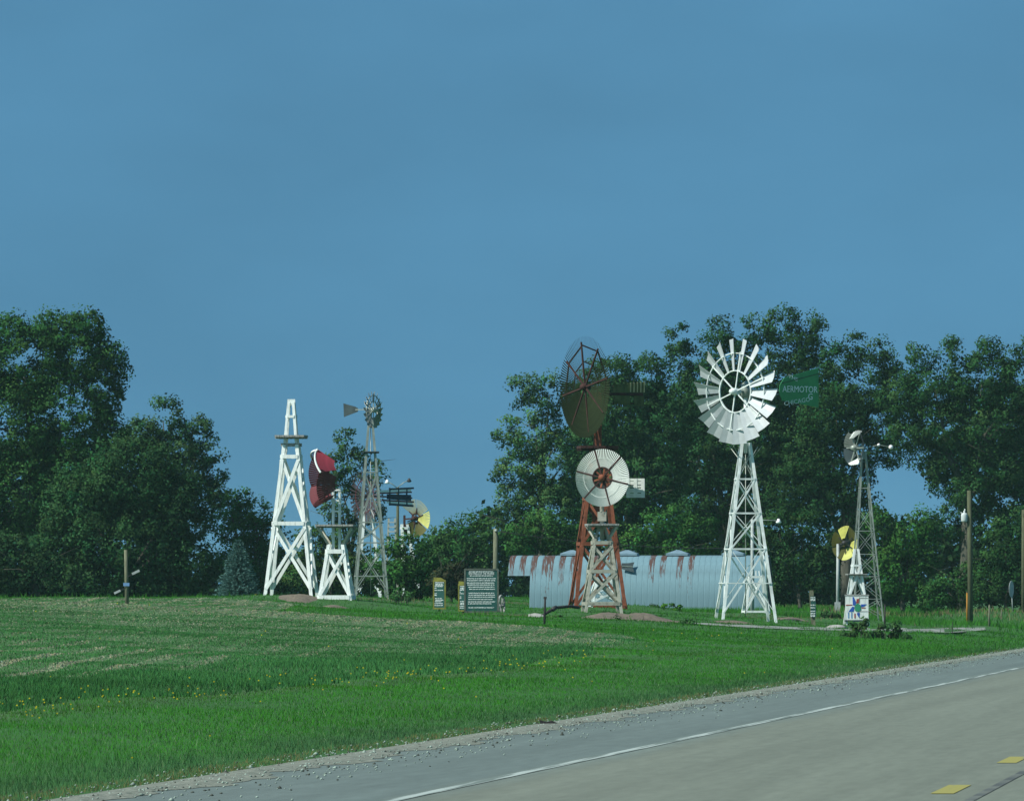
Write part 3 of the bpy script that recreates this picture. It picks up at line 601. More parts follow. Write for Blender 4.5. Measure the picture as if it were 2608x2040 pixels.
def small_sign(px, py, D, w, h, label):
    g = Rig(px, py, D); r = thing('information_board', label, 'sign', g.p, 'green lettered signs'); hw = w / 2 / g.S; z0 = 11 / g.S; z1 = z0 + h / g.S
    R_ = Matrix.Rotation(math.radians(-14), 4, 'Z')
    bo = slab('board', [(-hw, z0), (hw, z0), (hw, z1), (-hw, z1)], .04, M['sign_green'], r, R_)
    for s in (-1, 1): beam('frame_side', R_ @ Vector((s * hw, 0, z0 - .03)), R_ @ Vector((s * hw, 0, z1 + .03)), .045, .07, M['yellow_frame'], r)
    for z in (z0, z1): beam('frame_rail', R_ @ Vector((-hw, 0, z)), R_ @ Vector((hw, 0, z)), .045, .07, M['yellow_frame'], r)
    slab('header', [(-hw, z1 + .02), (hw, z1 + .02), (hw * .3, z1 + .09), (-hw, z1 + .11)], .04, M['yellow_frame'], r, R_)
    beam('post', (0, .05, -.2), (0, .05, z0 + .1), .06, .06, M['dark_red'], r)
    lt = text_rows(bo, -hw + .035, hw - .035, [(z1 - f * (z1 - z0), a, b) for f, a, b in ((.06, .05, 1), (.12, .1, .85), (.15, .1, .95), (.20, .02, .9), (.27, 0, .2), (.34, 0, .95), (.46, 0, .25), (.52, 0, .25), (.64, .05, .8), (.7, .1, .95), (.75, .05, .75), (.82, 0, .9), (.89, 0, .9))], .022, M['letter'], -.024)
    lt.data.transform(R_)
small_sign(1119, 1560, 292, 30, 70, 'narrow green sign in a mustard yellow frame on one red post')
small_sign(1180, 1566, 290, 24, 66, 'narrow green sign in a mustard frame tucked behind the large information board')
# wagon wheel leaning behind the board
g = Rig(1277, 1568, 288); r = thing('wagon_wheel', 'old wooden wagon wheel standing edge on beside the large information board', 'wheel', g.p)
Mw = Matrix.Translation((0, 0, .31)) @ Matrix.Rotation(math.radians(72), 4, 'Z')
rm = ring('rim', .3, .05, .04, M['grey_wood'], r, 28); rm.matrix_basis = Mw
hb = lathe('hub', [(0, -.1), (.05, -.1), (.06, 0), (.05, .1), (0, .1)], M['grey_wood'], r, 10, Mw @ Matrix.Rotation(math.pi / 2, 4, 'X'))
for k in range(10): a = k * math.pi / 5; beam('spoke', Mw @ Vector((math.sin(a) * .04, 0, math.cos(a) * .04)), Mw @ Vector((math.sin(a) * .29, 0, math.cos(a) * .29)), .025, .025, M['grey_wood'], r)
# post sign by the driveway
g = Rig(2071, 1592, 285); r = thing('post_sign', 'leaning wooden post with a dark plate of white vertical lettering by the driveway', 'sign', g.p)
beam('post', (.02, .03, -.2), (-.06, .03, g.Z(1503)), .13, .09, M['post_wood'], r, (0, 1, 0))
pl = slab('plate', [(-.08, .24), (.07, .24), (.05, .86), (-.10, .86)], .03, M['sign_green'], r, Matrix.Translation((.02, -.04, 0)))
text_rows(pl, -.08, .06, [(z, 0, 1) for z in (.82, .77, .74, .6, .52, .42, .36, .31, .27)], .028, M['letter'], -.062)

# ================================================================ posts, poles, lights
def pole_thing(name, label, cat, px, py, D, top, rad, m, lean=0, sink=.3, group=None):
    g = Rig(px, py, D); r = thing(name, label, cat, g.p, group); tube('pole', [(0, 0, -sink), (lean * .5, 0, g.Z(top) * .5), (lean, 0, g.Z(top))], [rad * 1.1, rad, rad * .85], m, r, 10); return r, g
r, g = pole_thing('fence_post', 'lone short dark steel post on the grass before the shed', 'post', 1386, 1594, 236, 1520, .028, M['post'], .025)
beam('cap_plate', (.02, 0, .66), (.027, 0, .72), .075, .03, M['post'], r)
q0, q1 = Vector((.02, 0, .52)), Vector((-.9, 2, .12))
g = Rig(1405, 1568, 262); r = thing('drain_pipe', 'dark bent pipe lying on the grass between the steel post and the shed', 'pipe', g.p)
tube('pipe', [(-.35, 0, -.06), (-.1, .1, .1), (.1, .3, .22), (.5, .6, .26), (.75, .9, .22)], .04, M['post'], r, 8); tube('collar', [(.02, .2, .165), (.12, .33, .23)], .06, M['iron'], r, 8)
g = Rig(1372, 1572, 262); o = lathe('stone', [(0, .13), (.16, .1), (.3, 0), (.26, -.1), (0, -.12)], M['stone'], None, 9, Matrix.Diagonal((1.1, .8, .8, 1)) @ Matrix.Rotation(.4, 4, 'Y')); o.location = g.p; tag(o, 'flat grey stone at the end of the dark pipe', 'stone')
r, g = pole_thing('wooden_pole', 'plain wooden pole rising behind the large information board', 'pole', 1262, 1560, 322, 1346, .085, M['post_wood'])
beam('insulator', (0, 0, g.Z(1352)), (.0, -.14, g.Z(1350)), .06, .06, M['transformer'], r)
r, g = pole_thing('utility_pole', 'wooden utility pole with a pale transformer can', 'pole', 2472, 1594, 332, 1249, .085, M['pole'], -.05, group='utility poles')
tr = lathe('transformer', [(0, -.15), (.1, -.15), (.115, -.1), (.115, .1), (.09, .15), (.03, .17), (.03, .24), (0, .24)], M['transformer'], r, 14, Matrix.Translation((-.22, -.05, g.Z(1318))))
beam('bracket', (-.2, -.03, g.Z(1311)), (-.03, 0, g.Z(1311)), .05, .04, M['transformer'], r); tube('bushing', [(-.2, -.05, g.Z(1307)), (-.2, -.05, g.Z(1296))], .02, M['transformer'], tr, 6); tube('bushing', [(-.3, -.05, g.Z(1309)), (-.34, -.05, g.Z(1304))], .015, M['transformer'], tr, 6)
r, g = pole_thing('utility_pole', 'bare wooden utility pole beyond the oval sign', 'pole', 2607, 1570, 348, 1298, .08, M['pole'], group='utility poles')
beam('crossarm', (-.02, -.1, g.Z(1312)), (.9, -.1, g.Z(1312)), .1, .08, M['pole'], r)
g = Rig(2463, 1592, 331); r = thing('guy_wire_guard', 'thin orange marker tube beside the transformer pole', 'marker', g.p); tube('tube', [(0, 0, -.1), (0, 0, g.Z(1509))], .028, M['orange'], r, 8); tube('cap', [(0, 0, g.Z(1509)), (0, 0, g.Z(1506))], .03, M['pole'], r, 8)
r, g = pole_thing('wooden_post', 'leaning grey wooden post carrying three small blue and grey plates at the field edge', 'post', 324, 1538, 222, 1400, .045, M['post_wood'], -.035)
for px_, py_, w_, h_, m_, a in ((346, 1457, .19, .055, 'pale_plate', -.45), (322, 1488, .14, .075, 'blue_sign', 0), (299, 1507, .16, .05, 'pale_plate', -.45)):
    slab('plate', [(-w_ / 2, -h_ / 2), (w_ / 2, -h_ / 2), (w_ / 2, h_ / 2), (-w_ / 2, h_ / 2)], .012, M[m_], r, Matrix.Translation(g.P(px_, py_, -.06)) @ Matrix.Rotation(a, 4, 'Y'))
beams('plate_arm', [(g.P(322, 1470, -.03), g.P(346, 1457, -.05), .02, .012), (g.P(322, 1496, -.03), g.P(299, 1507, -.05), .02, .012)], M['iron'], r)
# oval sign seen nearly edge-on, small stakes
g = Rig(2580, 1560, 342); r = thing('road_sign', 'thin leaning road sign seen from its grey back', 'sign', g.p)
tube('post', [(0, 0, -.2), (-.06, 0, g.Z(1486))], .02, M['pale_plate'], r, 6)
slab('plate', [(.26 * math.sin(a) if False else .26 * math.sin(a), .3 * math.cos(a)) for a in [k * math.pi / 8 for k in range(16)]], .012, M['pale_plate'], r, Matrix.Translation((-.06, -.03, g.Z(1500))) @ Matrix.Rotation(math.radians(68), 4, 'Z'))
for px_, py_, D_, top, lab, rad in ((2519, 1594, 322, 1541, 'short pale wooden stake left of the oval sign', .035), (2550, 1576, 338, 1553, 'stubby pale stake between the poles in the tall grass', .03), (2425, 1616, 292, 1584, 'thin dark rod standing at the driveway edge', .012), (2253, 1598, 296, 1540, 'thin dark stake at the right foot of the lattice windmill', .03)):
    g = Rig(px_, py_, D_); r = thing('stake', lab, 'stake', g.p); tube('shaft', [(0, 0, -.15), (.01, 0, g.Z(top))], [rad, rad * .8], M['post' if 'dark' in lab else 'post_wood'], r, 6); tube('tip', [(.01, 0, g.Z(top)), (.01, 0, g.Z(top) + .03)], [rad * .8, rad * .2], M['post' if 'dark' in lab else 'post_wood'], r, 6)
# yard lights
def yard_light(label, px, py, D, top, arms, rad=.06):
    r, g = pole_thing('yard_light', label, 'lamp', px, py, D, top, rad, M['pole' if D > 345 else 'pale_plate'], group='yard lights on poles')
    for lx, ly, ax_, ay_, m_ in arms:
        a = tube('lamp_arm', [g.P(px, ay_), g.P((px + lx) / 2, (ay_ + ly) / 2 - 2), g.P(lx, ly)], .016, M['galv'], r, 6)
        lathe('lamp_head', [(0, .07), (.045, .06), (.06, 0), (.10, -.05), (.06, -.09), (0, -.10)], M[m_], r, 12, Matrix.Translation(g.P(lx, ly)))
    return r
yard_light('pale lamp pole behind the tall white steel windmill, lamp on a side arm', 1916, 1565, 325, 1322, [(1983, 1326, 0, 1327, 'lamp_white')])
yard_light('lamp pole with a white globe and a dark arm lamp beyond the striped tail', 1013, 1525, 378, 1241, [(986, 1226, 0, 1244, 'lamp_white'), (1042, 1222, 0, 1241, 'iron')])
a, b = at(1262, 1352, 322), at(1916, 1395, 325)
tag(tube('overhead_wire', [a.lerp(b, t) - Vector((0, 0, .8 * t * (1 - t))) for t in np.linspace(0, 1, 14)], .011, M['wire'], None, 5), 'overhead wire strung from the plain wooden pole past the shed vents', 'wire')

# ================================================================ ground, road
ANCH_N = len(ANCH)
sv = np.unique(np.concatenate([np.linspace(-200, 50, 14), np.arange(50, 250, 2.0), np.arange(250, 330, 1.0), np.arange(330, 460, 3), np.geomspace(460, 2900, 22)]))
wv = np.unique(np.concatenate([-np.geomspace(8, 2000, 18)[::-1], [-5.5, -5.2, -4.9], np.linspace(-2, 7.9, 5), [8.2, 8.5, 8.75, 9, 9.5], np.arange(10, 48, .75), np.geomspace(49, 2200, 24)]))
SS, WW = np.meshgrid(sv, wv, indexing='ij'); GX, GY = xy(SS, WW); GZ = ground_z(GX, GY)
GZ = np.where((WW > -5.1) & (WW < 8.3), -.05, GZ)
ns, nw = len(sv), len(wv); idx = np.arange(ns * nw).reshape(ns, nw)
FC = np.stack([idx[:-1, :-1].ravel(), idx[:-1, 1:].ravel(), idx[1:, 1:].ravel(), idx[1:, :-1].ravel()], 1)[:, ::-1]
def ground_mat():
    m = mat('ground_turf', (.030, .120, .017), .95, var=.5, scale=.8, col2=(.032, .086, .020)); t = m.node_tree; b = t.nodes['Principled BSDF']; base = b.inputs['Base Color'].links[0].from_socket
    a = t.nodes.new('ShaderNodeAttribute'); a.attribute_name = 'Col'; sp = t.nodes.new('ShaderNodeSeparateColor')
    tcn = t.nodes.new('ShaderNodeTexCoord'); no = t.nodes.new('ShaderNodeTexNoise'); no.inputs['Scale'].default_value = 1.3; no.inputs['Detail'].default_value = 8; no.inputs['Roughness'].default_value = .7
    ra = t.nodes.new('ShaderNodeValToRGB'); ra.color_ramp.elements[0].position = .35; ra.color_ramp.elements[1].position = .65
    ra.color_ramp.elements[0].color = (.045, .12, .034, 1); ra.color_ramp.elements[1].color = (.11, .15, .07, 1)
    mx = t.nodes.new('ShaderNodeMix'); mx.data_type = 'RGBA'; l = t.links.new
    l(a.outputs['Color'], sp.inputs[0]); l(tcn.outputs['Object'], no.inputs[0]); l(no.outputs[0], ra.inputs[0]); l(sp.outputs[0], mx.inputs[0]); l(base, mx.inputs[6]); l(ra.outputs[0], mx.inputs[7]); l(mx.outputs[2], b.inputs['Base Color'])
    return m
def in_field(x, y):
    s, w = sw(x, y); edge = 12.9 + .25 * np.sin(s * .21) + np.clip((s - 150) * .045, 0, 3)
    return sstep(-.25, .25, w - edge) * (1 - sstep(-4, 4, s - (222 + 5 * np.sin(w * .35) - np.clip(20 - w, 0, 8) * .8 + np.clip((w - 25.5) * 16, 0, 70))))
fieldv = in_field(GX, GY).ravel()
gr = big('ground', np.stack([GX.ravel(), GY.ravel(), GZ.ravel()], 1), FC, ground_mat(), np.stack([fieldv, 0 * fieldv, 0 * fieldv], 1)); struct(gr)
gr.data.polygons.foreach_set('use_smooth', [True] * len(gr.data.polygons))

def strip(name, w0, w1, z, m, sa=-150, sb=2500, n=60, parent=None):
    ss = np.unique(np.concatenate([np.linspace(sa, sb, 30), np.linspace(max(sa, 40), min(sb, 400), n)])); V = []; 
    for s in ss:
        for w in (w0, w1): x, y = xy(s, w); V.append((x, y, z))
    return link(name, V, [(2 * i, 2 * i + 2, 2 * i + 3, 2 * i + 1) for i in range(len(ss) - 1)], m, parent)
def road_mat():
    m = bpy.data.materials.new('worn_asphalt'); m.use_nodes = True; t = m.node_tree; b = t.nodes['Principled BSDF']; l = t.links.new
    b.inputs['Roughness'].default_value = .9; b.inputs['Specular IOR Level'].default_value = .2
    tcn = t.nodes.new('ShaderNodeTexCoord'); mp = t.nodes.new('ShaderNodeMapping'); mp.inputs['Rotation'].default_value = (0, 0, TH)
    l(tcn.outputs['Object'], mp.inputs[0]); sp = t.nodes.new('ShaderNodeSeparateXYZ'); l(mp.outputs[0], sp.inputs[0])    # x = -w, y = s
    def noise(scale, stretch, det=5):
        m2 = t.nodes.new('ShaderNodeMapping'); m2.inputs['Scale'].default_value = stretch; n = t.nodes.new('ShaderNodeTexNoise'); n.inputs['Scale'].default_value = scale; n.inputs['Detail'].default_value = det; n.inputs['Roughness'].default_value = .65
        l(mp.outputs[0], m2.inputs[0]); l(m2.outputs[0], n.inputs[0]); return n.outputs[0]
    n1 = noise(1.0, (2.2, .03, 1)); n2 = noise(1.0, (9, .8, 1), 8); n3 = noise(1, (.6, .05, 1))
    ed = t.nodes.new('ShaderNodeMath'); ed.operation = 'MULTIPLY_ADD'; ed.inputs[1].default_value = .5; l(n3, ed.inputs[0]); l(sp.outputs[0], ed.inputs[2])
    lane = t.nodes.new('ShaderNodeMapRange'); lane.inputs[1].default_value = -6.25; lane.inputs[2].default_value = -5.75; l(ed.outputs[0], lane.inputs[0])
    mx = t.nodes.new('ShaderNodeMix'); mx.data_type = 'RGBA'; mx.inputs[6].default_value = (.124, .160, .146, 1); mx.inputs[7].default_value = (.156, .178, .140, 1); l(lane.outputs[0], mx.inputs[0])
    r1 = t.nodes.new('ShaderNodeMapRange'); r1.inputs[1].default_value = .3; r1.inputs[2].default_value = .7; r1.inputs[3].default_value = .86; r1.inputs[4].default_value = 1.12; l(n1, r1.inputs[0])
    r2 = t.nodes.new('ShaderNodeMapRange'); r2.inputs[1].default_value = .3; r2.inputs[2].default_value = .7; r2.inputs[3].default_value = .88; r2.inputs[4].default_value = 1.1; l(n2, r2.inputs[0])
    mu = t.nodes.new('ShaderNodeMath'); mu.operation = 'MULTIPLY'; l(r1.outputs[0], mu.inputs[0]); l(r2.outputs[0], mu.inputs[1])
    sc = t.nodes.new('ShaderNodeVectorMath'); sc.operation = 'SCALE'; l(mx.outputs[2], sc.inputs[0]); l(mu.outputs[0], sc.inputs['Scale']); l(sc.outputs[0], b.inputs['Base Color'])
    return m
road = struct(strip('road', -4.6, 8.62, 0.0, road_mat())); 
def worn(name, col, thr):
    m = bpy.data.materials.new(name); m.use_nodes = True; t = m.node_tree; b = t.nodes['Principled BSDF']; l = t.links.new; b.inputs['Roughness'].default_value = .8
    tcn = t.nodes.new('ShaderNodeTexCoord'); mp = t.nodes.new('ShaderNodeMapping'); mp.inputs['Rotation'].default_value = (0, 0, TH); m2 = t.nodes.new('ShaderNodeMapping'); m2.inputs['Scale'].default_value = (14, .22, 1)
    no = t.nodes.new('ShaderNodeTexNoise'); no.inputs['Scale'].default_value = 1; no.inputs['Detail'].default_value = 6; ra = t.nodes.new('ShaderNodeMapRange'); ra.inputs[1].default_value = thr - .05; ra.inputs[2].default_value = thr + .05
    mx = t.nodes.new('ShaderNodeMix'); mx.data_type = 'RGBA'; mx.inputs[6].default_value = (.135, .17, .145, 1); mx.inputs[7].default_value = (*col, 1)
    l(tcn.outputs['Object'], mp.inputs[0]); l(mp.outputs[0], m2.inputs[0]); l(m2.outputs[0], no.inputs[0]); l(no.outputs[0], ra.inputs[0]); l(ra.outputs[0], mx.inputs[0]); l(mx.outputs[2], b.inputs['Base Color']); return m
M['line'] = worn('worn_white_line', (.36, .42, .38), .50); M['dash'] = worn('worn_yellow_line', (.28, .26, .06), .36)
strip('edge_line', 6.28, 6.385, .004, M['line'], parent=road)
p = ray(2410, 2010); s0, _ = sw(p.x, p.y); p = ray(2565, 1934); s1, w1_ = sw(p.x, p.y)
for k in range(-3, 14): strip('centre_dash', 2.73, 2.89, .004, M['dash'], s0 - 1.5 + 12.19 * k, s0 + 1.55 + 12.19 * k, 2, road)
M['tar'] = mat('tar_seam', (.075, .085, .078), .8, col2=(.14, .155, .13), thr=(.4, .6), scale=.6)
strip('tar_seam', 2.50, 2.57, .004, M['tar'], parent=road)
gm = mat('gravel_shoulder', (.24, .255, .205), .95, col2=(.11, .13, .10), thr=(.40, .60), scale=16, bump=.8)
ss = np.unique(np.concatenate([np.linspace(-150, 40, 10), np.arange(40, 330, .5), np.linspace(330, 2500, 40)])); V = []
for s in ss:
    wob = .10 * math.sin(s * .7) + .07 * math.sin(s * 1.9 + 1) + .05 * math.sin(s * 4.3)
    for w, z in ((8.12 + wob, .003), (8.3 + wob * .5, .02), (8.55, .015), (9.0, -.06)): x, y = xy(s, w); V.append((x, y, z))
struct(link('gravel_shoulder', V, [(4 * i + j, 4 * i + j + 4, 4 * i + j + 5, 4 * i + j + 1) for i in range(len(ss) - 1) for j in range(3)], gm))
# driveway draped on the ground
near = [(1745, 1588), (1800, 1593), (1900, 1599), (2000, 1603), (2100, 1606), (2200, 1608), (2300, 1611), (2400, 1613), (2460, 1610), (2510, 1605)]
far = [(1745, 1587), (1800, 1588), (1900, 1593), (2000, 1597), (2100, 1599), (2200, 1600), (2300, 1600), (2400, 1600), (2460, 1599), (2510, 1599)]
V = []
for a, b in zip(near, far):
    A, B = ray(*a), ray(*b)
    for t in np.linspace(0, 1, 7): q = A.lerp(B, t); V.append((q.x, q.y, float(ground_z(q.x, q.y)) + .02))
DRIVE = np.array(V)
struct(link('driveway', V, [(7 * i + j, 7 * i + j + 7, 7 * i + j + 8, 7 * i + j + 1) for i in range(len(near) - 1) for j in range(6)], M['driveway'], smooth=True))

# earth mounds
MOUND = []
def mound(label, px, D, rx, ry, h):
    x = (px - CX) / F * D; V = []; n = 40; R_ = 9; rr = np.random.default_rng(int(px)); ph = rr.uniform(0, 6, 6)
    for i in range(R_ + 1):
        f = i / R_
        for k in range(n):
            a = 2 * math.pi * k / n; wob = 1 + .1 * math.sin(3 * a + ph[0]) + .07 * math.sin(7 * a + ph[1])
            X, Y = x + rx * f * wob * math.cos(a), D + ry * f * wob * math.sin(a)
            V.append((X, Y, float(ground_z(X, Y)) + h * (1 - f * f) ** 1.3 * (1 + .16 * math.sin(5 * X + ph[2]) + .1 * math.sin(9 * Y)) - .03 * f))
    o = link('earth_mound', V, [(i * n + k, i * n + n + k, i * n + n + (k + 1) % n, i * n + (k + 1) % n) for i in range(R_) for k in range(n)], M['soil'], None, True)
    MOUND.append((x, D, rx, ry, h)); return struct(o)
mound('a', 1600, 268, 1.85, 5.5, .22); mound('b', 1880, 275, .9, 5, .06); mound('c', 2010, 296, .8, 4, .12); mound('d', 760, 297, .75, 4.0, .10); mound('e', 850, 289, .6, 2.0, .08); mound('f', 1170, 284, .8, 3, .05)
def near_mound(x, y, k=.92):
    r = np.zeros(len(x), bool)
    for mx, my, rx, ry, h in MOUND: r |= ((x - mx) / rx) ** 2 + ((y - my) / ry) ** 2 < k * k
    return r

# ================================================================ grass, crop, stones, flowers
def blades(name, x, y, h, w, col, lean=.35, label=None, cat=None, z=None, up=0.0):
    n = len(x); zz = ground_z(x, y) if z is None else z
    a = RNG.uniform(0, 2 * np.pi, n); dx, dy = np.cos(a) * w / 2, np.sin(a) * w / 2; b = RNG.uniform(0, 2 * np.pi, n); ln = RNG.uniform(0, lean, n) * h
    V = np.empty((n, 3, 3)); V[:, 0] = np.stack([x - dx, y - dy, zz - .01], 1); V[:, 1] = np.stack([x + dx, y + dy, zz - .01], 1); V[:, 2] = np.stack([x + np.cos(b) * ln, y + np.sin(b) * ln, zz + h], 1)
    o = big(name, V.reshape(-1, 3), np.arange(3 * n).reshape(-1, 3), M['grass'], np.repeat(col, 3, 0))
    return stuff(o, label, cat)
def field_pts(n, D0, D1, lo=-250, hi=2860, p=1.0):
    u = RNG.uniform(0, 1, n); D = (D0 ** p + u * (D1 ** p - D0 ** p)) ** (1 / p); px = RNG.uniform(lo, hi, n); return (px - CX) / F * D, D
def vnoise(x, y, sc, seed=0):
    r = np.random.default_rng(seed); v = np.zeros_like(x)
    for k in range(6): a = r.uniform(0, 6.28); f = sc * r.uniform(.6, 1.7); v += np.sin((x * math.cos(a) + y * math.sin(a) * .35) * f + r.uniform(0, 6.28))
    return v / 3.0
def gcol(n, base, var, x, y, seed=1, hue=.12):
    k = 1 + var * vnoise(x, y, 1.6, seed) * .6 + .13 * vnoise(x, y, .35, seed + 50) + RNG.normal(0, var * .6, n); k = np.clip(k, .45, 1.9)
    c = np.array(base)[None] * k[:, None]; c[:, 0] *= 1 + RNG.normal(0, hue, n); c[:, 2] *= 1 + RNG.normal(0, hue, n); return np.clip(c, .002, .9)
# roadside verge
x, y = field_pts(800000, 52, 245, p=.55); s, w = sw(x, y); ok = (w > 8.62 + .12 * vnoise(x, y, 3, 5)) & (in_field(x, y) < .35); x, y, s, w = x[ok], y[ok], s[ok], w[ok]; n = len(x)
rim = 1 - sstep(8.9, 10.2, w + .25 * vnoise(x, y, 2, 9)); c = gcol(n, (.035, .168, .017), .17, x, y); cb = gcol(n, (.040, .112, .040), .2, x, y, 3); c = c * (1 - rim[:, None]) + cb * rim[:, None]
edge = (w < 8.95) & (RNG.uniform(0, 1, n) < .5); c[edge] = np.array([.17, .15, .06]) * RNG.uniform(.6, 1.2, (edge.sum(), 1))
weedy = np.exp(-((w - 12.6) / .45) ** 2) * RNG.uniform(0, 1, n) > .42; c[weedy] *= np.array([.85, .55, .6]); dry = RNG.uniform(0, 1, n) < .03; c[dry] = np.array([.16, .25, .12])
h = RNG.uniform(.012, .044, n) * (1 + .3 * vnoise(x, y, 2.2, 8)) * (1 - .4 * (w < 9.0)) * (1 + .5 * rim); tl_ = RNG.uniform(0, 1, n) < .015; h[tl_] *= 2.0; c[tl_] *= 1.35; blades('verge_grass', x, y, h, 0.0048 * (y / 65) ** .9, c, 1.0)
# crop rows and stubble
x, y = field_pts(760000, 70, 300, hi=1750, p=.8); fz = in_field(x, y); ok = fz > .4; x, y = x[ok], y[ok]; s, w = sw(x, y); n = len(x)
rowc = np.abs(((x - y * math.tan(math.radians(1.03)) + .05 * np.sin(y * .11)) / .66) % 1 - .5); stub = sstep(168, 205, s + 16 * vnoise(x, y, .45, 4)); patch = vnoise(x, y, .45, 14); rowz = sstep(14.6, 16.2, w + .8 * vnoise(x, y, .3, 17))
keep = RNG.uniform(0, 1, n) < np.where(rowc < .33, .95, .9 - .88 * rowz * np.clip(.70 + .35 * vnoise(x, y, .12, 23), 0, 1)) * (1 - .55 * stub * np.clip(.35 - patch, 0, 1))
straw = ((RNG.uniform(0, 1, n) < np.where(rowc > .33, .6, .02) * rowz) & ~keep) | ((RNG.uniform(0, 1, n) < stub * .4) & ~keep); ok = keep | straw; rowz = rowz[ok]
x, y, s, w, straw, stub, rowc = x[ok], y[ok], s[ok], w[ok], straw[ok], stub[ok], rowc[ok]; n = len(x)
c = gcol(n, (.044, .155, .044), .17, x, y, 6); cs_ = gcol(n, (.235, .255, .165), .22, x, y, 7); c = np.where(straw[:, None], cs_, c)
h = np.where(straw, RNG.uniform(.006, .022, n), RNG.uniform(.035, .085, n) * (1 - .62 * rowz) * (1 - .25 * stub)); blades('field_crop', x, y, h, .010 * (y / 80) ** .9 * np.where(straw, 2.6, 1.0), c, 1.0)
# lawn and rough grass around the windmills
x, y = field_pts(420000, 215, 470, lo=-300, hi=2900, p=1.0); s, w = sw(x, y); ok = (w > 8.7) & (in_field(x, y) < .4) & ~near_mound(x, y)
dm = np.min((x[:, None] - DRIVE[None, 3::7, 0]) ** 2 * 3 + (y[:, None] - DRIVE[None, 3::7, 1]) ** 2 * .05, 1); ok &= dm > .5
x, y, s, w = x[ok], y[ok], s[ok], w[ok]; n = len(x); c = gcol(n, (.036, .150, .019), .18, x, y, 12); tall = ((y > 318) & (w < 27)) | (RNG.uniform(0, 1, n) < .02)
dirt = (vnoise(x, y, .5, 21) > .9) & (RNG.uniform(0, 1, n) < .6); c[dirt] = np.array([.16, .15, .08]) * RNG.uniform(.7, 1.2, (dirt.sum(), 1))
h = np.where(tall, RNG.uniform(.08, .24, n), RNG.uniform(.02, .06, n)); blades('lawn_grass', x, y, h, .022 * (y / 250), c, .8)
# yellow flowers along the field edge
x, y = field_pts(60000, 70, 235, hi=2700, p=.8); s, w = sw(x, y); pr = np.exp(-((w - 12.75 - np.clip((s - 150) * .03, 0, 2)) / .55) ** 2) * (.35 + .65 * (vnoise(x, y, .5, 31) > 0)) * np.where(x < (1500 - CX) / F * y, 1, .12) + .012; ok = (RNG.uniform(0, 1, len(x)) < pr * .11) & (w > 9.3); x, y = x[ok], y[ok]; n = len(x)
r_ = .0075 * (y / 90) ** .6; zc = ground_z(x, y) + RNG.uniform(.04, .10, n); a = np.arange(5) * 2 * np.pi / 5; V = np.stack([x[:, None] + np.cos(a) * r_[:, None] * 1.2, y[:, None] + np.sin(a) * .02 - .01, zc[:, None] + np.sin(a) * r_[:, None]], 2)
stuff(big('wild_flowers', V.reshape(-1, 3), np.arange(5 * n).reshape(-1, 5), M['grass'], np.repeat(np.array([[.34, .32, .02]]) * RNG.uniform(.6, 1.1, (n, 1)), 5, 0)))
# loose stones on the shoulder
n = 8000; s = RNG.uniform(48, 300, n) ** 1.0; w = 8.25 + np.abs(RNG.normal(0, .38, n)) * np.where(RNG.uniform(0, 1, n) < .6, 1, -1); w = np.clip(w, 6.9, 9.0); x, y = xy(s, w); r_ = RNG.uniform(.005, .014, n) * np.where(RNG.uniform(0, 1, n) < .05, 1.8, 1)
o8 = np.array([[1, 0, 0], [0, 1, 0], [-1, 0, 0], [0, -1, 0], [0, 0, .8], [0, 0, -.5]]); V = (o8[None] * r_[:, None, None] * RNG.uniform(.6, 1.4, (n, 6, 1)) + np.stack([x, y, np.where(w > 8.0, .015, .004)], 1)[:, None]); f8 = np.array([[0, 1, 4], [1, 2, 4], [2, 3, 4], [3, 0, 4], [1, 0, 5], [2, 1, 5], [3, 2, 5], [0, 3, 5]])
cc = np.where(RNG.uniform(0, 1, (n, 1)) < .72, np.array([[.30, .38, .32]]), np.array([[.08, .09, .075]])) * RNG.uniform(.6, 1.1, (n, 1)); M['pebble'] = leaf_mat('pebbles', 0.0)
stuff(big('loose_stones', V.reshape(-1, 3), (f8[None] + 6 * np.arange(n)[:, None, None]).reshape(-1, 3), M['pebble'], np.repeat(cc, 6, 0)))
q = ray(1398, 1846); o = slab('tyre_scrap', [(-.09, .0), (.06, .0), (.09, .02), (.03, .04), (-.03, .03), (-.10, .05)], .06, M['post'], None); o.location = (q.x, q.y, float(ground_z(q.x, q.y)) + .005); tag(o, 'black scrap of tyre rubber at the edge of the gravel', 'debris')

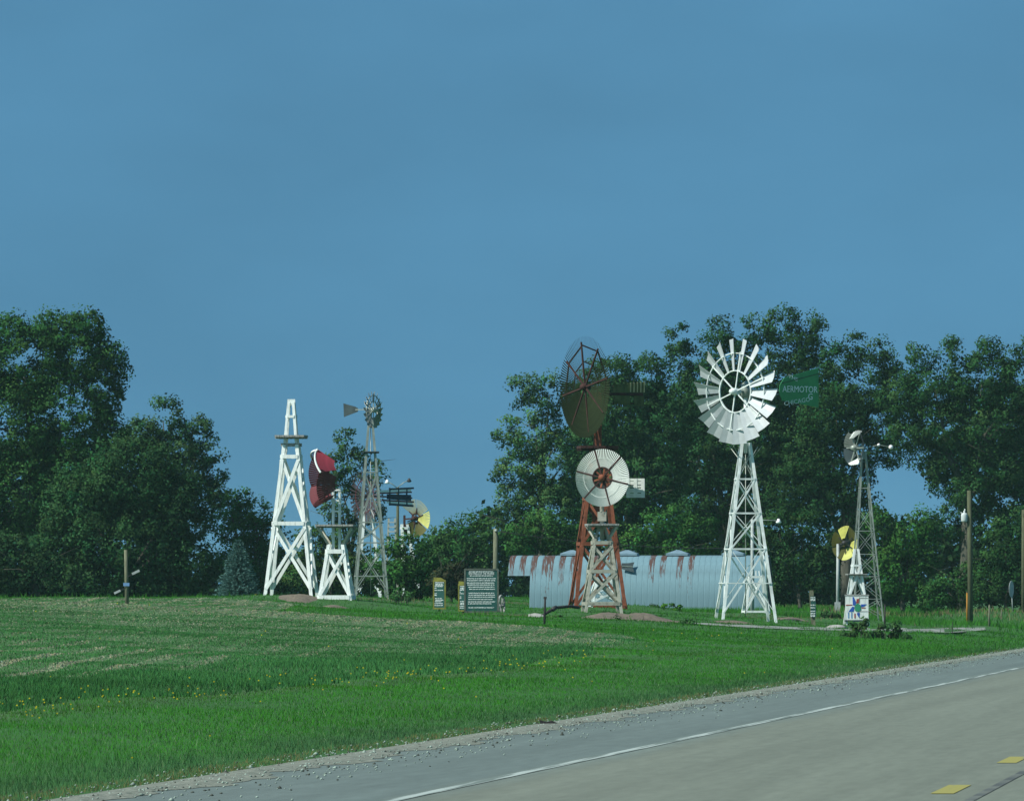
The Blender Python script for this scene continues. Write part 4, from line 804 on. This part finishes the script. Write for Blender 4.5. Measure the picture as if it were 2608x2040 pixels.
# ================================================================ vegetation
def foliage(clumps, n_leaf, size, base, var=.3, up=.25, seed=0, asp=1.5, flat=.5, outw=None):
    """clumps: (k,4) centre + radius"""
    r = np.random.default_rng(seed); k = len(clumps); ci = np.repeat(np.arange(k), n_leaf); n = len(ci)
    d = r.normal(0, 1, (n, 3)); d /= np.linalg.norm(d, axis=1)[:, None]; rad = clumps[ci, 3] * r.uniform(0, 1, n) ** .45
    P = clumps[ci, :3] + d * rad[:, None] * np.array([1, 1, .85])
    nv = d * .9 + r.normal(0, .7, (n, 3)) + np.array([0, 0, up]); nv /= np.linalg.norm(nv, axis=1)[:, None]
    t = np.cross(nv, r.normal(0, 1, (n, 3))); t /= np.linalg.norm(t, axis=1)[:, None]; b = np.cross(nv, t)
    sz = size * r.uniform(.6, 1.35, n); A = t * (sz * asp / 2)[:, None]; B = b * (sz / 2)[:, None]
    V = np.stack([P - A, P + B, P + A, P - B], 1).reshape(-1, 3)
    kc = np.clip(1 + r.normal(0, var * .7, k), .5, 1.7)[ci] * np.clip(1 + r.normal(0, .14, n), .5, 1.6)
    C = np.array(base)[None] * np.array([1.1, 1.32, .95]) * kc[:, None]; C[:, 0] *= np.clip(1 + r.normal(0, .12, n) + (r.normal(0, .15, k))[ci], .5, 1.7); C[:, 2] *= np.clip(1 + r.normal(0, .12, n), .5, 1.6)
    cd = clumps[:, 4:7] if clumps.shape[1] > 4 else np.zeros((k, 3))
    N = d * .6 + cd[ci] * .9 + nv * .22 + np.array([0, 0, .15]); N /= np.linalg.norm(N, axis=1)[:, None]
    return V, np.arange(4 * n).reshape(-1, 4), np.repeat(np.clip(C, .002, .6), 4, 0), np.repeat(N, 4, 0)
def clump_set(blobs, D, dens, cr, seed, rzf=.8, zmin=None, spiky=.5):
    r = np.random.default_rng(seed); S = F / D; out = []
    for b in blobs:
        px, py, rx, ry = b[:4]; k = max(6, int(dens * (rx * ry) / S / S * math.pi)); c = at(px, py, D + (b[4] if len(b) > 4 else 0))
        d = r.normal(0, 1, (k, 3)); d /= np.linalg.norm(d, axis=1)[:, None]; f = r.uniform(.45, 1, k) ** .5
        P = np.array(c)[None] + d * f[:, None] * np.array([rx / S, rx / S * rzf, ry / S]) * .88
        P[:, 2] += np.where(d[:, 2] > .2, r.uniform(-.1, 1, k) * cr * 1.3 * spiky, 0)
        out.append(np.concatenate([P, (cr * r.uniform(.55, 1.3, k))[:, None], d], 1))
    C = np.concatenate(out)
    if zmin is not None: C = C[C[:, 2] > zmin]
    return C
def trunk_mesh(root, base, tops, r0, m, seed=0, fork=.35):
    r = np.random.default_rng(seed); V, Fc = [], []; b = Vector((0, 0, -.3)); tops = [Vector(t) for t in tops]; ctr = sum(tops, Vector()) / len(tops); f = Vector((ctr.x * .25, ctr.y * .2, max(.8, ctr.z * fork)))
    v, fc = tube_v([b, b.lerp(f, .5) + Vector((r.normal(0, .08), 0, 0)), f], [r0 * 1.25, r0, r0 * .8], 8, True, 0); V += v; Fc += fc
    for t in tops:
        mid = f.lerp(t, .5) + Vector((r.normal(0, .25), r.normal(0, .25), r.uniform(0, .4))); o = len(V)
        v, fc = tube_v([f - Vector((0, 0, r0)), mid, t], [r0 * .55, r0 * .3, r0 * .08], 6, True, o); V += v; Fc += fc
        for _ in range(3):
            q = f.lerp(mid, .7).lerp(t, r.uniform(.1, .7)); e = q + Vector((r.normal(0, .8), r.normal(0, .6), r.uniform(.2, 1.0))); o = len(V); v, fc = tube_v([q, q.lerp(e, .5) + Vector((0, 0, .1)), e], [r0 * .22, r0 * .13, r0 * .04], 5, True, o); V += v; Fc += fc
    return link('trunk', V, Fc, m, root, True)
def tree(name, label, px, py, D, blobs, base, dens=13.0, cr=.40, leaves=66, size=.074, seed=1, r0=.2, group='trees behind the windmills', cat='tree', var=.3, rzf=.7, spiky=.6, fork=.35, bark=None):
    x = (px - CX) / F * D; z = float(ground_z(x, D)); root = thing(name, label, cat, (x, D, z), group)
    C = clump_set(blobs, D, dens, cr, seed, rzf, z + .15, spiky); V, Fc, Cc, Nn = foliage(C, leaves, size, base, var, seed=seed); V = V - np.array([x, D, z])
    big('crown', V, Fc, M['leaf'], Cc, root, Nn)
    tops = [at(b[0], b[1], D) - Vector((x, D, z)) for b in sorted(blobs, key=lambda b: -b[2] * b[3])[:6]]
    trunk_mesh(root, None, tops, r0, bark or M['bark'], seed, fork); return root
DK = (.030, .075, .030); MD = (.038, .092, .034); LT = (.062, .118, .055); YG = (.055, .125, .032); OL = (.045, .085, .032)
tree('cottonwood_tree', 'tall broad dark tree towering over its neighbours beside the field', 110, 1530, 372, [(60, 930, 150, 120), (190, 900, 100, 105), (30, 1090, 150, 150), (255, 985, 62, 110), (290, 930, 40, 60), (160, 1070, 150, 140), (-60, 950, 110, 130), (130, 840, 60, 45), (210, 850, 60, 50), (20, 850, 60, 45), (60, 1250, 160, 120), (280, 1090, 50, 70), (-60, 1250, 110, 160), (20, 1400, 110, 90), (180, 1230, 120, 90)], MD, seed=3, r0=.32)
tree('elm_tree', 'grey-green airy tree leaning out from behind the dark bush', 450, 1530, 384, [(415, 1072, 68, 58), (500, 1120, 58, 56), (538, 1190, 44, 66), (450, 1200, 100, 110), (560, 1260, 32, 45), (500, 1290, 80, 90), (360, 1150, 70, 80)], (.045, .088, .048), seed=4, dens=10.5, cr=.34)
tree('box_elder_tree', 'large dark rounded thicket tree with branches down to the ground', 330, 1532, 352, [(330, 1230, 150, 120), (220, 1310, 130, 130), (430, 1310, 120, 130), (320, 1400, 190, 120), (150, 1420, 95, 100), (470, 1440, 100, 85), (250, 1480, 150, 55), (400, 1490, 130, 45)], (.030, .070, .034), seed=5, dens=15.2, r0=.2)
tree('bush', 'low dark bush at the foot of the tallest field side tree', 90, 1532, 345, [(95, 1470, 70, 65), (40, 1440, 60, 90), (170, 1495, 60, 42), (-40, 1450, 70, 80)], (.028, .058, .030), seed=6, dens=15.2, r0=.08, cat='bush', group='bushes')
tree('ash_tree', 'rounded mid green tree behind the tall white timber tower', 640, 1528, 376, [(645, 1310, 58, 58), (600, 1370, 55, 75), (690, 1370, 45, 70), (640, 1440, 85, 80), (585, 1300, 30, 40), (700, 1460, 60, 65)], MD, seed=7)
tree('slender_tree', 'slender airy tree rising behind the slender galvanised windmill', 890, 1526, 392, [(880, 1140, 40, 46), (855, 1200, 42, 50), (910, 1210, 55, 55), (965, 1215, 22, 28), (870, 1290, 55, 60), (945, 1290, 40, 50), (890, 1370, 60, 60)], (.05, .095, .045), seed=8, dens=8.0, cr=.34, r0=.12)
tree('lilac_bush', 'dense green bush behind the short white timber windmill', 850, 1528, 348, [(860, 1440, 55, 70), (800, 1400, 45, 70), (910, 1470, 55, 55), (770, 1480, 50, 45)], OL, seed=9, dens=14.5, r0=.06, cat='bush', group='bushes')
tree('lilac_bush', 'large round bright green bush left of the mustard framed sign', 1040, 1530, 346, [(1040, 1430, 68, 60), (985, 1440, 50, 60), (1085, 1455, 45, 62), (1030, 1490, 85, 40)], (.042, .105, .034), seed=10, dens=15.9, r0=.06, cat='bush', group='bushes')
tree('hedge_tree', 'low spreading tree in the gap behind the signs', 1180, 1532, 405, [(1130, 1375, 45, 40), (1185, 1365, 50, 42), (1235, 1385, 45, 48), (1180, 1430, 95, 60), (1110, 1440, 50, 60), (1250, 1460, 60, 60)], (.042, .098, .038), seed=11, r0=.12)
tree('brush', 'grey brown twiggy brush behind the mustard framed sign', 1150, 1545, 338, [(1150, 1465, 38, 26), (1165, 1500, 40, 30), (1120, 1480, 24, 30)], (.045, .046, .032), seed=12, dens=14.5, cr=.26, r0=.05, cat='bush', group='bushes')
tree('poplar_tree', 'pale grey-green poplar with ragged edge behind the shed canopy', 1380, 1548, 402, [(1325, 1000, 46, 42), (1400, 1005, 60, 52), (1290, 1105, 32, 36), (1365, 1110, 85, 70), (1275, 1205, 24, 24), (1330, 1190, 70, 65), (1420, 1200, 90, 110), (1310, 1270, 48, 42), (1400, 1310, 110, 90), (1300, 1330, 45, 50)], LT, seed=13, dens=10.9, cr=.40, r0=.22)
tree('cottonwood_tree', 'dark rounded tree behind the huge brown slatted wheel', 1580, 1548, 412, [(1560, 960, 75, 50), (1640, 970, 80, 60), (1500, 1000, 50, 55), (1580, 1070, 120, 100), (1680, 1090, 100, 110), (1520, 1160, 100, 100), (1640, 1230, 130, 110), (1560, 1300, 110, 90)], (.034, .082, .036), seed=14, dens=13.0, r0=.25)
tree('cottonwood_tree', 'tallest ragged crown with finger-like tops behind the white bladed wheel', 1860, 1550, 420, [(1725, 875, 30, 34), (1735, 930, 45, 50), (1830, 860, 45, 48), (1850, 930, 80, 60), (1930, 850, 40, 46), (1990, 840, 55, 46), (2020, 900, 70, 60), (2080, 860, 42, 38), (1800, 1020, 110, 90), (1940, 1000, 120, 100), (2060, 980, 80, 80), (1780, 1160, 120, 100), (1900, 1150, 140, 110), (2010, 1120, 110, 90), (1820, 1280, 130, 90), (1960, 1270, 120, 80)], (.030, .072, .032), seed=15, dens=13.0, r0=.34, spiky=.9)
tree('elm_tree', 'dark pointed crown behind the green lettered vane', 2160, 1552, 416, [(2180, 895, 26, 36), (2225, 905, 44, 36), (2140, 930, 50, 45), (2270, 930, 28, 30), (2190, 1000, 95, 75), (2130, 1070, 110, 90), (2240, 1080, 80, 70), (2120, 1180, 70, 80), (2210, 1150, 60, 38), (2060, 1180, 60, 90), (2080, 1290, 60, 70), (2280, 1000, 60, 70), (2270, 1150, 44, 44), (2020, 1250, 60, 70), (2150, 1260, 60, 50), (2205, 1240, 36, 60), (2190, 1310, 40, 40)], (.030, .070, .031), seed=16, dens=12.8, r0=.25, spiky=.8)
tree('elm_tree', 'broad dark tree arching over the transformer pole', 2450, 1552, 408, [(2340, 915, 38, 34), (2420, 905, 46, 32), (2510, 895, 42, 36), (2570, 910, 40, 34), (2620, 900, 40, 36), (2380, 990, 90, 65), (2500, 980, 100, 70), (2600, 1000, 80, 80), (2400, 1090, 100, 70), (2520, 1100, 110, 80), (2430, 1170, 60, 48), (2560, 1200, 80, 70), (2630, 1150, 60, 120), (2400, 1230, 34, 36), (2310, 1120, 60, 45), (2300, 1020, 70, 70), (2340, 1160, 45, 40), (2470, 1260, 70, 60), (2590, 1300, 70, 70), (2520, 1200, 80, 60), (2440, 1330, 60, 50)], (.034, .080, .034), seed=17, dens=12.3, r0=.26, fork=.62)
tree('mulberry_tree', 'bright green rounded small tree right of the lattice windmill', 2300, 1555, 386, [(2310, 1385, 56, 46), (2270, 1430, 50, 50), (2350, 1430, 42, 55), (2300, 1480, 75, 55), (2240, 1345, 40, 40), (2360, 1340, 38, 34)], (.040, .105, .030), seed=18, dens=15.9, r0=.1)
tree('plum_bush', 'leafy bush rising over the left end of the shed roof', 1385, 1548, 382, [(1385, 1350, 70, 46), (1330, 1380, 50, 45), (1440, 1380, 60, 45)], (.045, .108, .036), seed=19, dens=15.2, r0=.08, cat='bush', group='bushes')
tree('plum_bush', 'wide leafy bush rising over the middle of the shed roof', 1720, 1548, 384, [(1700, 1340, 75, 44), (1780, 1350, 60, 42), (1640, 1380, 60, 40), (1740, 1400, 110, 40)], (.045, .110, .034), seed=20, dens=15.2, r0=.08, cat='bush', group='bushes')
tree('plum_bush', 'dark bush between the shed and the yellow pole wheel', 2040, 1552, 372, [(2020, 1430, 60, 60), (2080, 1470, 60, 60), (1985, 1490, 45, 50), (2110, 1400, 45, 50), (1985, 1360, 60, 50), (2050, 1350, 55, 45), (1930, 1400, 50, 50)], (.030, .068, .030), seed=21, dens=15.2, r0=.08, cat='bush', group='bushes')
tree('plum_bush', 'dark green bush behind the transformer pole foot', 2440, 1560, 376, [(2420, 1510, 65, 42), (2480, 1490, 55, 50), (2380, 1530, 50, 28)], (.036, .088, .030), seed=22, dens=15.2, r0=.06, cat='bush', group='bushes')
tree('plum_bush', 'tall dark bush behind the oval backed road sign', 2560, 1560, 374, [(2560, 1400, 70, 70), (2600, 1470, 70, 70), (2530, 1500, 65, 50)], (.034, .080, .032), seed=23, dens=15.2, r0=.08, cat='bush', group='bushes')
# far wood closing the view
blob = [(px_, 1400 + 40 * math.sin(px_ * .013) + random.uniform(-20, 20), 70, 60 + random.uniform(0, 25)) for px_ in range(1080, 2230, 60)] + [(px_, 1400, 70, 75) for px_ in range(2380, 2760, 70)] + [(px_, 1480, 80, 60) for px_ in range(-140, 2760, 80)] + [(px_, 1512, 60, 22) for px_ in range(-140, 2760, 60)] + [(px_, 1380, 50, 60) for px_ in (2180, 2240, 2300, 2360)] + [(px_, 1280, 60, 60) for px_ in (1420, 1520, 1620, 1720, 1820, 1920, 2020, 2110, 2480, 2560, 2640)]
blob += [(px_, y_, 70, 70) for px_ in range(1500, 2120, 75) for y_ in (1040, 1130, 1210)] + [(px_, y_, 70, 60) for px_ in range(2420, 2700, 80) for y_ in (1020, 1100, 1190)] + [(px_, y_, 80, 80) for px_ in range(-120, 480, 90) for y_ in (1180, 1290, 1390)]
C = clump_set(blob, 440, 4.0, .6, 40, .5, 1.0, .3); V, Fc, Cc, Nn = foliage(C, 46, .17, (.026, .058, .028), .25, seed=41); stuff(big('far_wood', V, Fc, M['leaf'], Cc, None, Nn), 'dark far wood closing the view between the trees', 'wood')
# blue spruce
def spruce(px, py, D, hpx, wpx):
    x = (px - CX) / F * D; z = float(ground_z(x, D)); S = F / D; h = hpx / S; R = wpx / 2 / S; root = thing('blue_spruce', 'small conical blue spruce beside the tall white timber tower', 'tree', (x, D, z)); r = np.random.default_rng(50); V, C = [], []
    for i in range(26):
        f = i / 25; zz = .08 + (h - .1) * f; L_ = R * (1 - f) ** .75 * 1.05 + .05; nb = int(18 - 11 * f)
        for k in range(nb):
            a = 2 * math.pi * (k + r.uniform(-.3, .3)) / nb + i * .7; ll = L_ * r.uniform(.8, 1.1); m = max(5, int(ll * 26))
            for j in range(m):
                t = (j + r.uniform(0, 1)) / m; P = np.array([math.cos(a) * ll * t, math.sin(a) * ll * t, zz - .14 * ll * t + .22 * ll * t * t])
                for _ in range(3):
                    d = np.array([math.cos(a), math.sin(a), .15]) + r.normal(0, .55, 3); d /= np.linalg.norm(d); b = np.cross(d, r.normal(0, 1, 3)); b /= np.linalg.norm(b); l_, w_ = r.uniform(.06, .11), .02
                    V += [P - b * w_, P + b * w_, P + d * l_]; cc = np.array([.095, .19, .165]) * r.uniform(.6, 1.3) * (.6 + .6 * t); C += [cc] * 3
    V = np.array(V); big('crown', V, np.arange(len(V)).reshape(-1, 3), M['needle'], np.array(C), root); tube('trunk', [(0, 0, -.2), (0, 0, h * .95)], [.07, .01], M['bark'], root, 8)
spruce(607, 1527, 322, 148, 104)
# shrubs and weeds near the windmills
def weed(name, label, px, py, D, blobs, base, seed, size=.05, cr=.14, dens=18, leaves=36, group='garden weeds', cat='weed'):
    p = anchor(px, py, D, .4); root = thing(name, label, cat, p, group); C = clump_set(blobs, D, dens, cr, seed, .8, p.z - .05, .8); V, Fc, Cc, Nn = foliage(C, leaves, size, base, .25, seed=seed, up=.3, asp=2.2); big('leaves', V - np.array(p), Fc, M['leaf'], Cc, root, Nn)
    r = np.random.default_rng(seed); VV, FF = [], []
    for b in blobs:
        for _ in range(4):
            e = at(b[0] + r.uniform(-.6, .6) * b[2], b[1] - r.uniform(0, .9) * b[3], D) - p; o = len(VV); v, f_ = tube_v([Vector((e.x * .5, r.normal(0, .1), -.05)), e * .6 + Vector((0, 0, .05)), e], [.012, .009, .004], 5, True, o); VV += v; FF += f_
    link('stems', VV, FF, M['bark'], root)
weed('flowering_shrub', 'yellow-green leafy shrub in front of the shed wall', 1705, 1580, 300, [(1702, 1556, 26, 16), (1722, 1560, 14, 12), (1685, 1568, 18, 12)], (.095, .20, .025), 61, cat='shrub')
weed('thistle_plant', 'dark upright weed left of the yellow-green shrub before the shed', 1665, 1578, 302, [(1664, 1548, 9, 14), (1668, 1562, 14, 14)], (.04, .085, .04), 62)
weed('thistle_plant', 'tall dark weed clump by the gravel drive before the painted board', 2190, 1634, 256, [(2172, 1612, 14, 18), (2200, 1602, 10, 24), (2150, 1624, 24, 10), (2215, 1622, 30, 12)], (.05, .10, .045), 63)
weed('thistle_plant', 'spreading dark weed clump right of the weeds before the painted board', 2265, 1634, 257, [(2240, 1606, 10, 22), (2262, 1620, 22, 13), (2284, 1608, 7, 15), (2300, 1626, 16, 8)], (.05, .10, .045), 64)
weed('tall_grass_clump', 'pale green clump of tall grass right of the slender galvanised windmill', 1022, 1532, 318, [(1022, 1515, 24, 16), (1000, 1522, 18, 10), (1044, 1524, 16, 9)], (.055, .125, .05), 65, size=.03)
weed('tall_grass_clump', 'ragged green tuft on the earth mound before the red windmill', 1560, 1600, 262, [(1560, 1588, 34, 9), (1600, 1592, 22, 6)], (.045, .115, .036), 66, size=.035)
weed('tall_grass_clump', 'green tuft on the left flank of the earth mound', 1425, 1598, 262, [(1425, 1584, 24, 14), (1400, 1590, 16, 9)], (.045, .110, .04), 67, size=.035)
weed('tall_grass_clump', 'low green tuft at the right end of the earth mound', 1740, 1602, 258, [(1735, 1592, 18, 9), (1765, 1598, 16, 6)], (.045, .110, .04), 68, size=.035)
weed('flower_patch', 'low patch of yellow flowers beside the foot of the tall white timber tower', 650, 1532, 306, [(648, 1524, 18, 5)], (.20, .19, .03), 69, size=.03, cr=.06, dens=50, leaves=16)
weed('thistle_plant', 'dark weed clump on the grass bank behind the post sign', 2110, 1588, 305, [(2105, 1576, 16, 9), (2125, 1580, 12, 7)], (.032, .07, .032), 70)
g = Rig(2130, 1598, 282); o = lathe('stone', [(0, .1), (.18, .08), (.32, 0), (.28, -.08), (0, -.1)], M['stone'], None, 9, Matrix.Diagonal((1.1, .8, .9, 1))); o.location = g.p; tag(o, 'pale flat boulder on the drive before the painted board', 'stone')
for i, (px_, py_) in enumerate(((1222, 1574), (1236, 1571))):
    g = Rig(px_, py_, 283); o = lathe('stone', [(0, .06), (.07, .05), (.11, 0), (.09, -.04), (0, -.05)], M['stone' if i else 'lamp_white'], None, 8, Matrix.Diagonal((1.2, .8, .8, 1))); o.location = g.p; tag(o, ['small white painted stone below the large information board', 'small grey stone below the large information board'][i], 'stone')

# ================================================================ thin summer haze over the fields
hz = bpy.data.materials.new('haze'); hz.use_nodes = True; t = hz.node_tree; t.nodes.clear(); vo = t.nodes.new('ShaderNodeVolumePrincipled'); ou = t.nodes.new('ShaderNodeOutputMaterial')
vo.inputs['Color'].default_value = (.50, .86, .80, 1); vo.inputs['Density'].default_value = .00009; t.links.new(vo.outputs[0], ou.inputs['Volume'])
V = [(x_, y_, z_) for z_ in (-1.2, 16.0) for x_, y_ in ((-3000, -2600), (3000, -2600), (3000, 3400), (-3000, 3400))]
stuff(link('haze', V, [(3, 2, 1, 0), (4, 5, 6, 7), (0, 1, 5, 4), (1, 2, 6, 5), (2, 3, 7, 6), (3, 0, 4, 7)], hz))
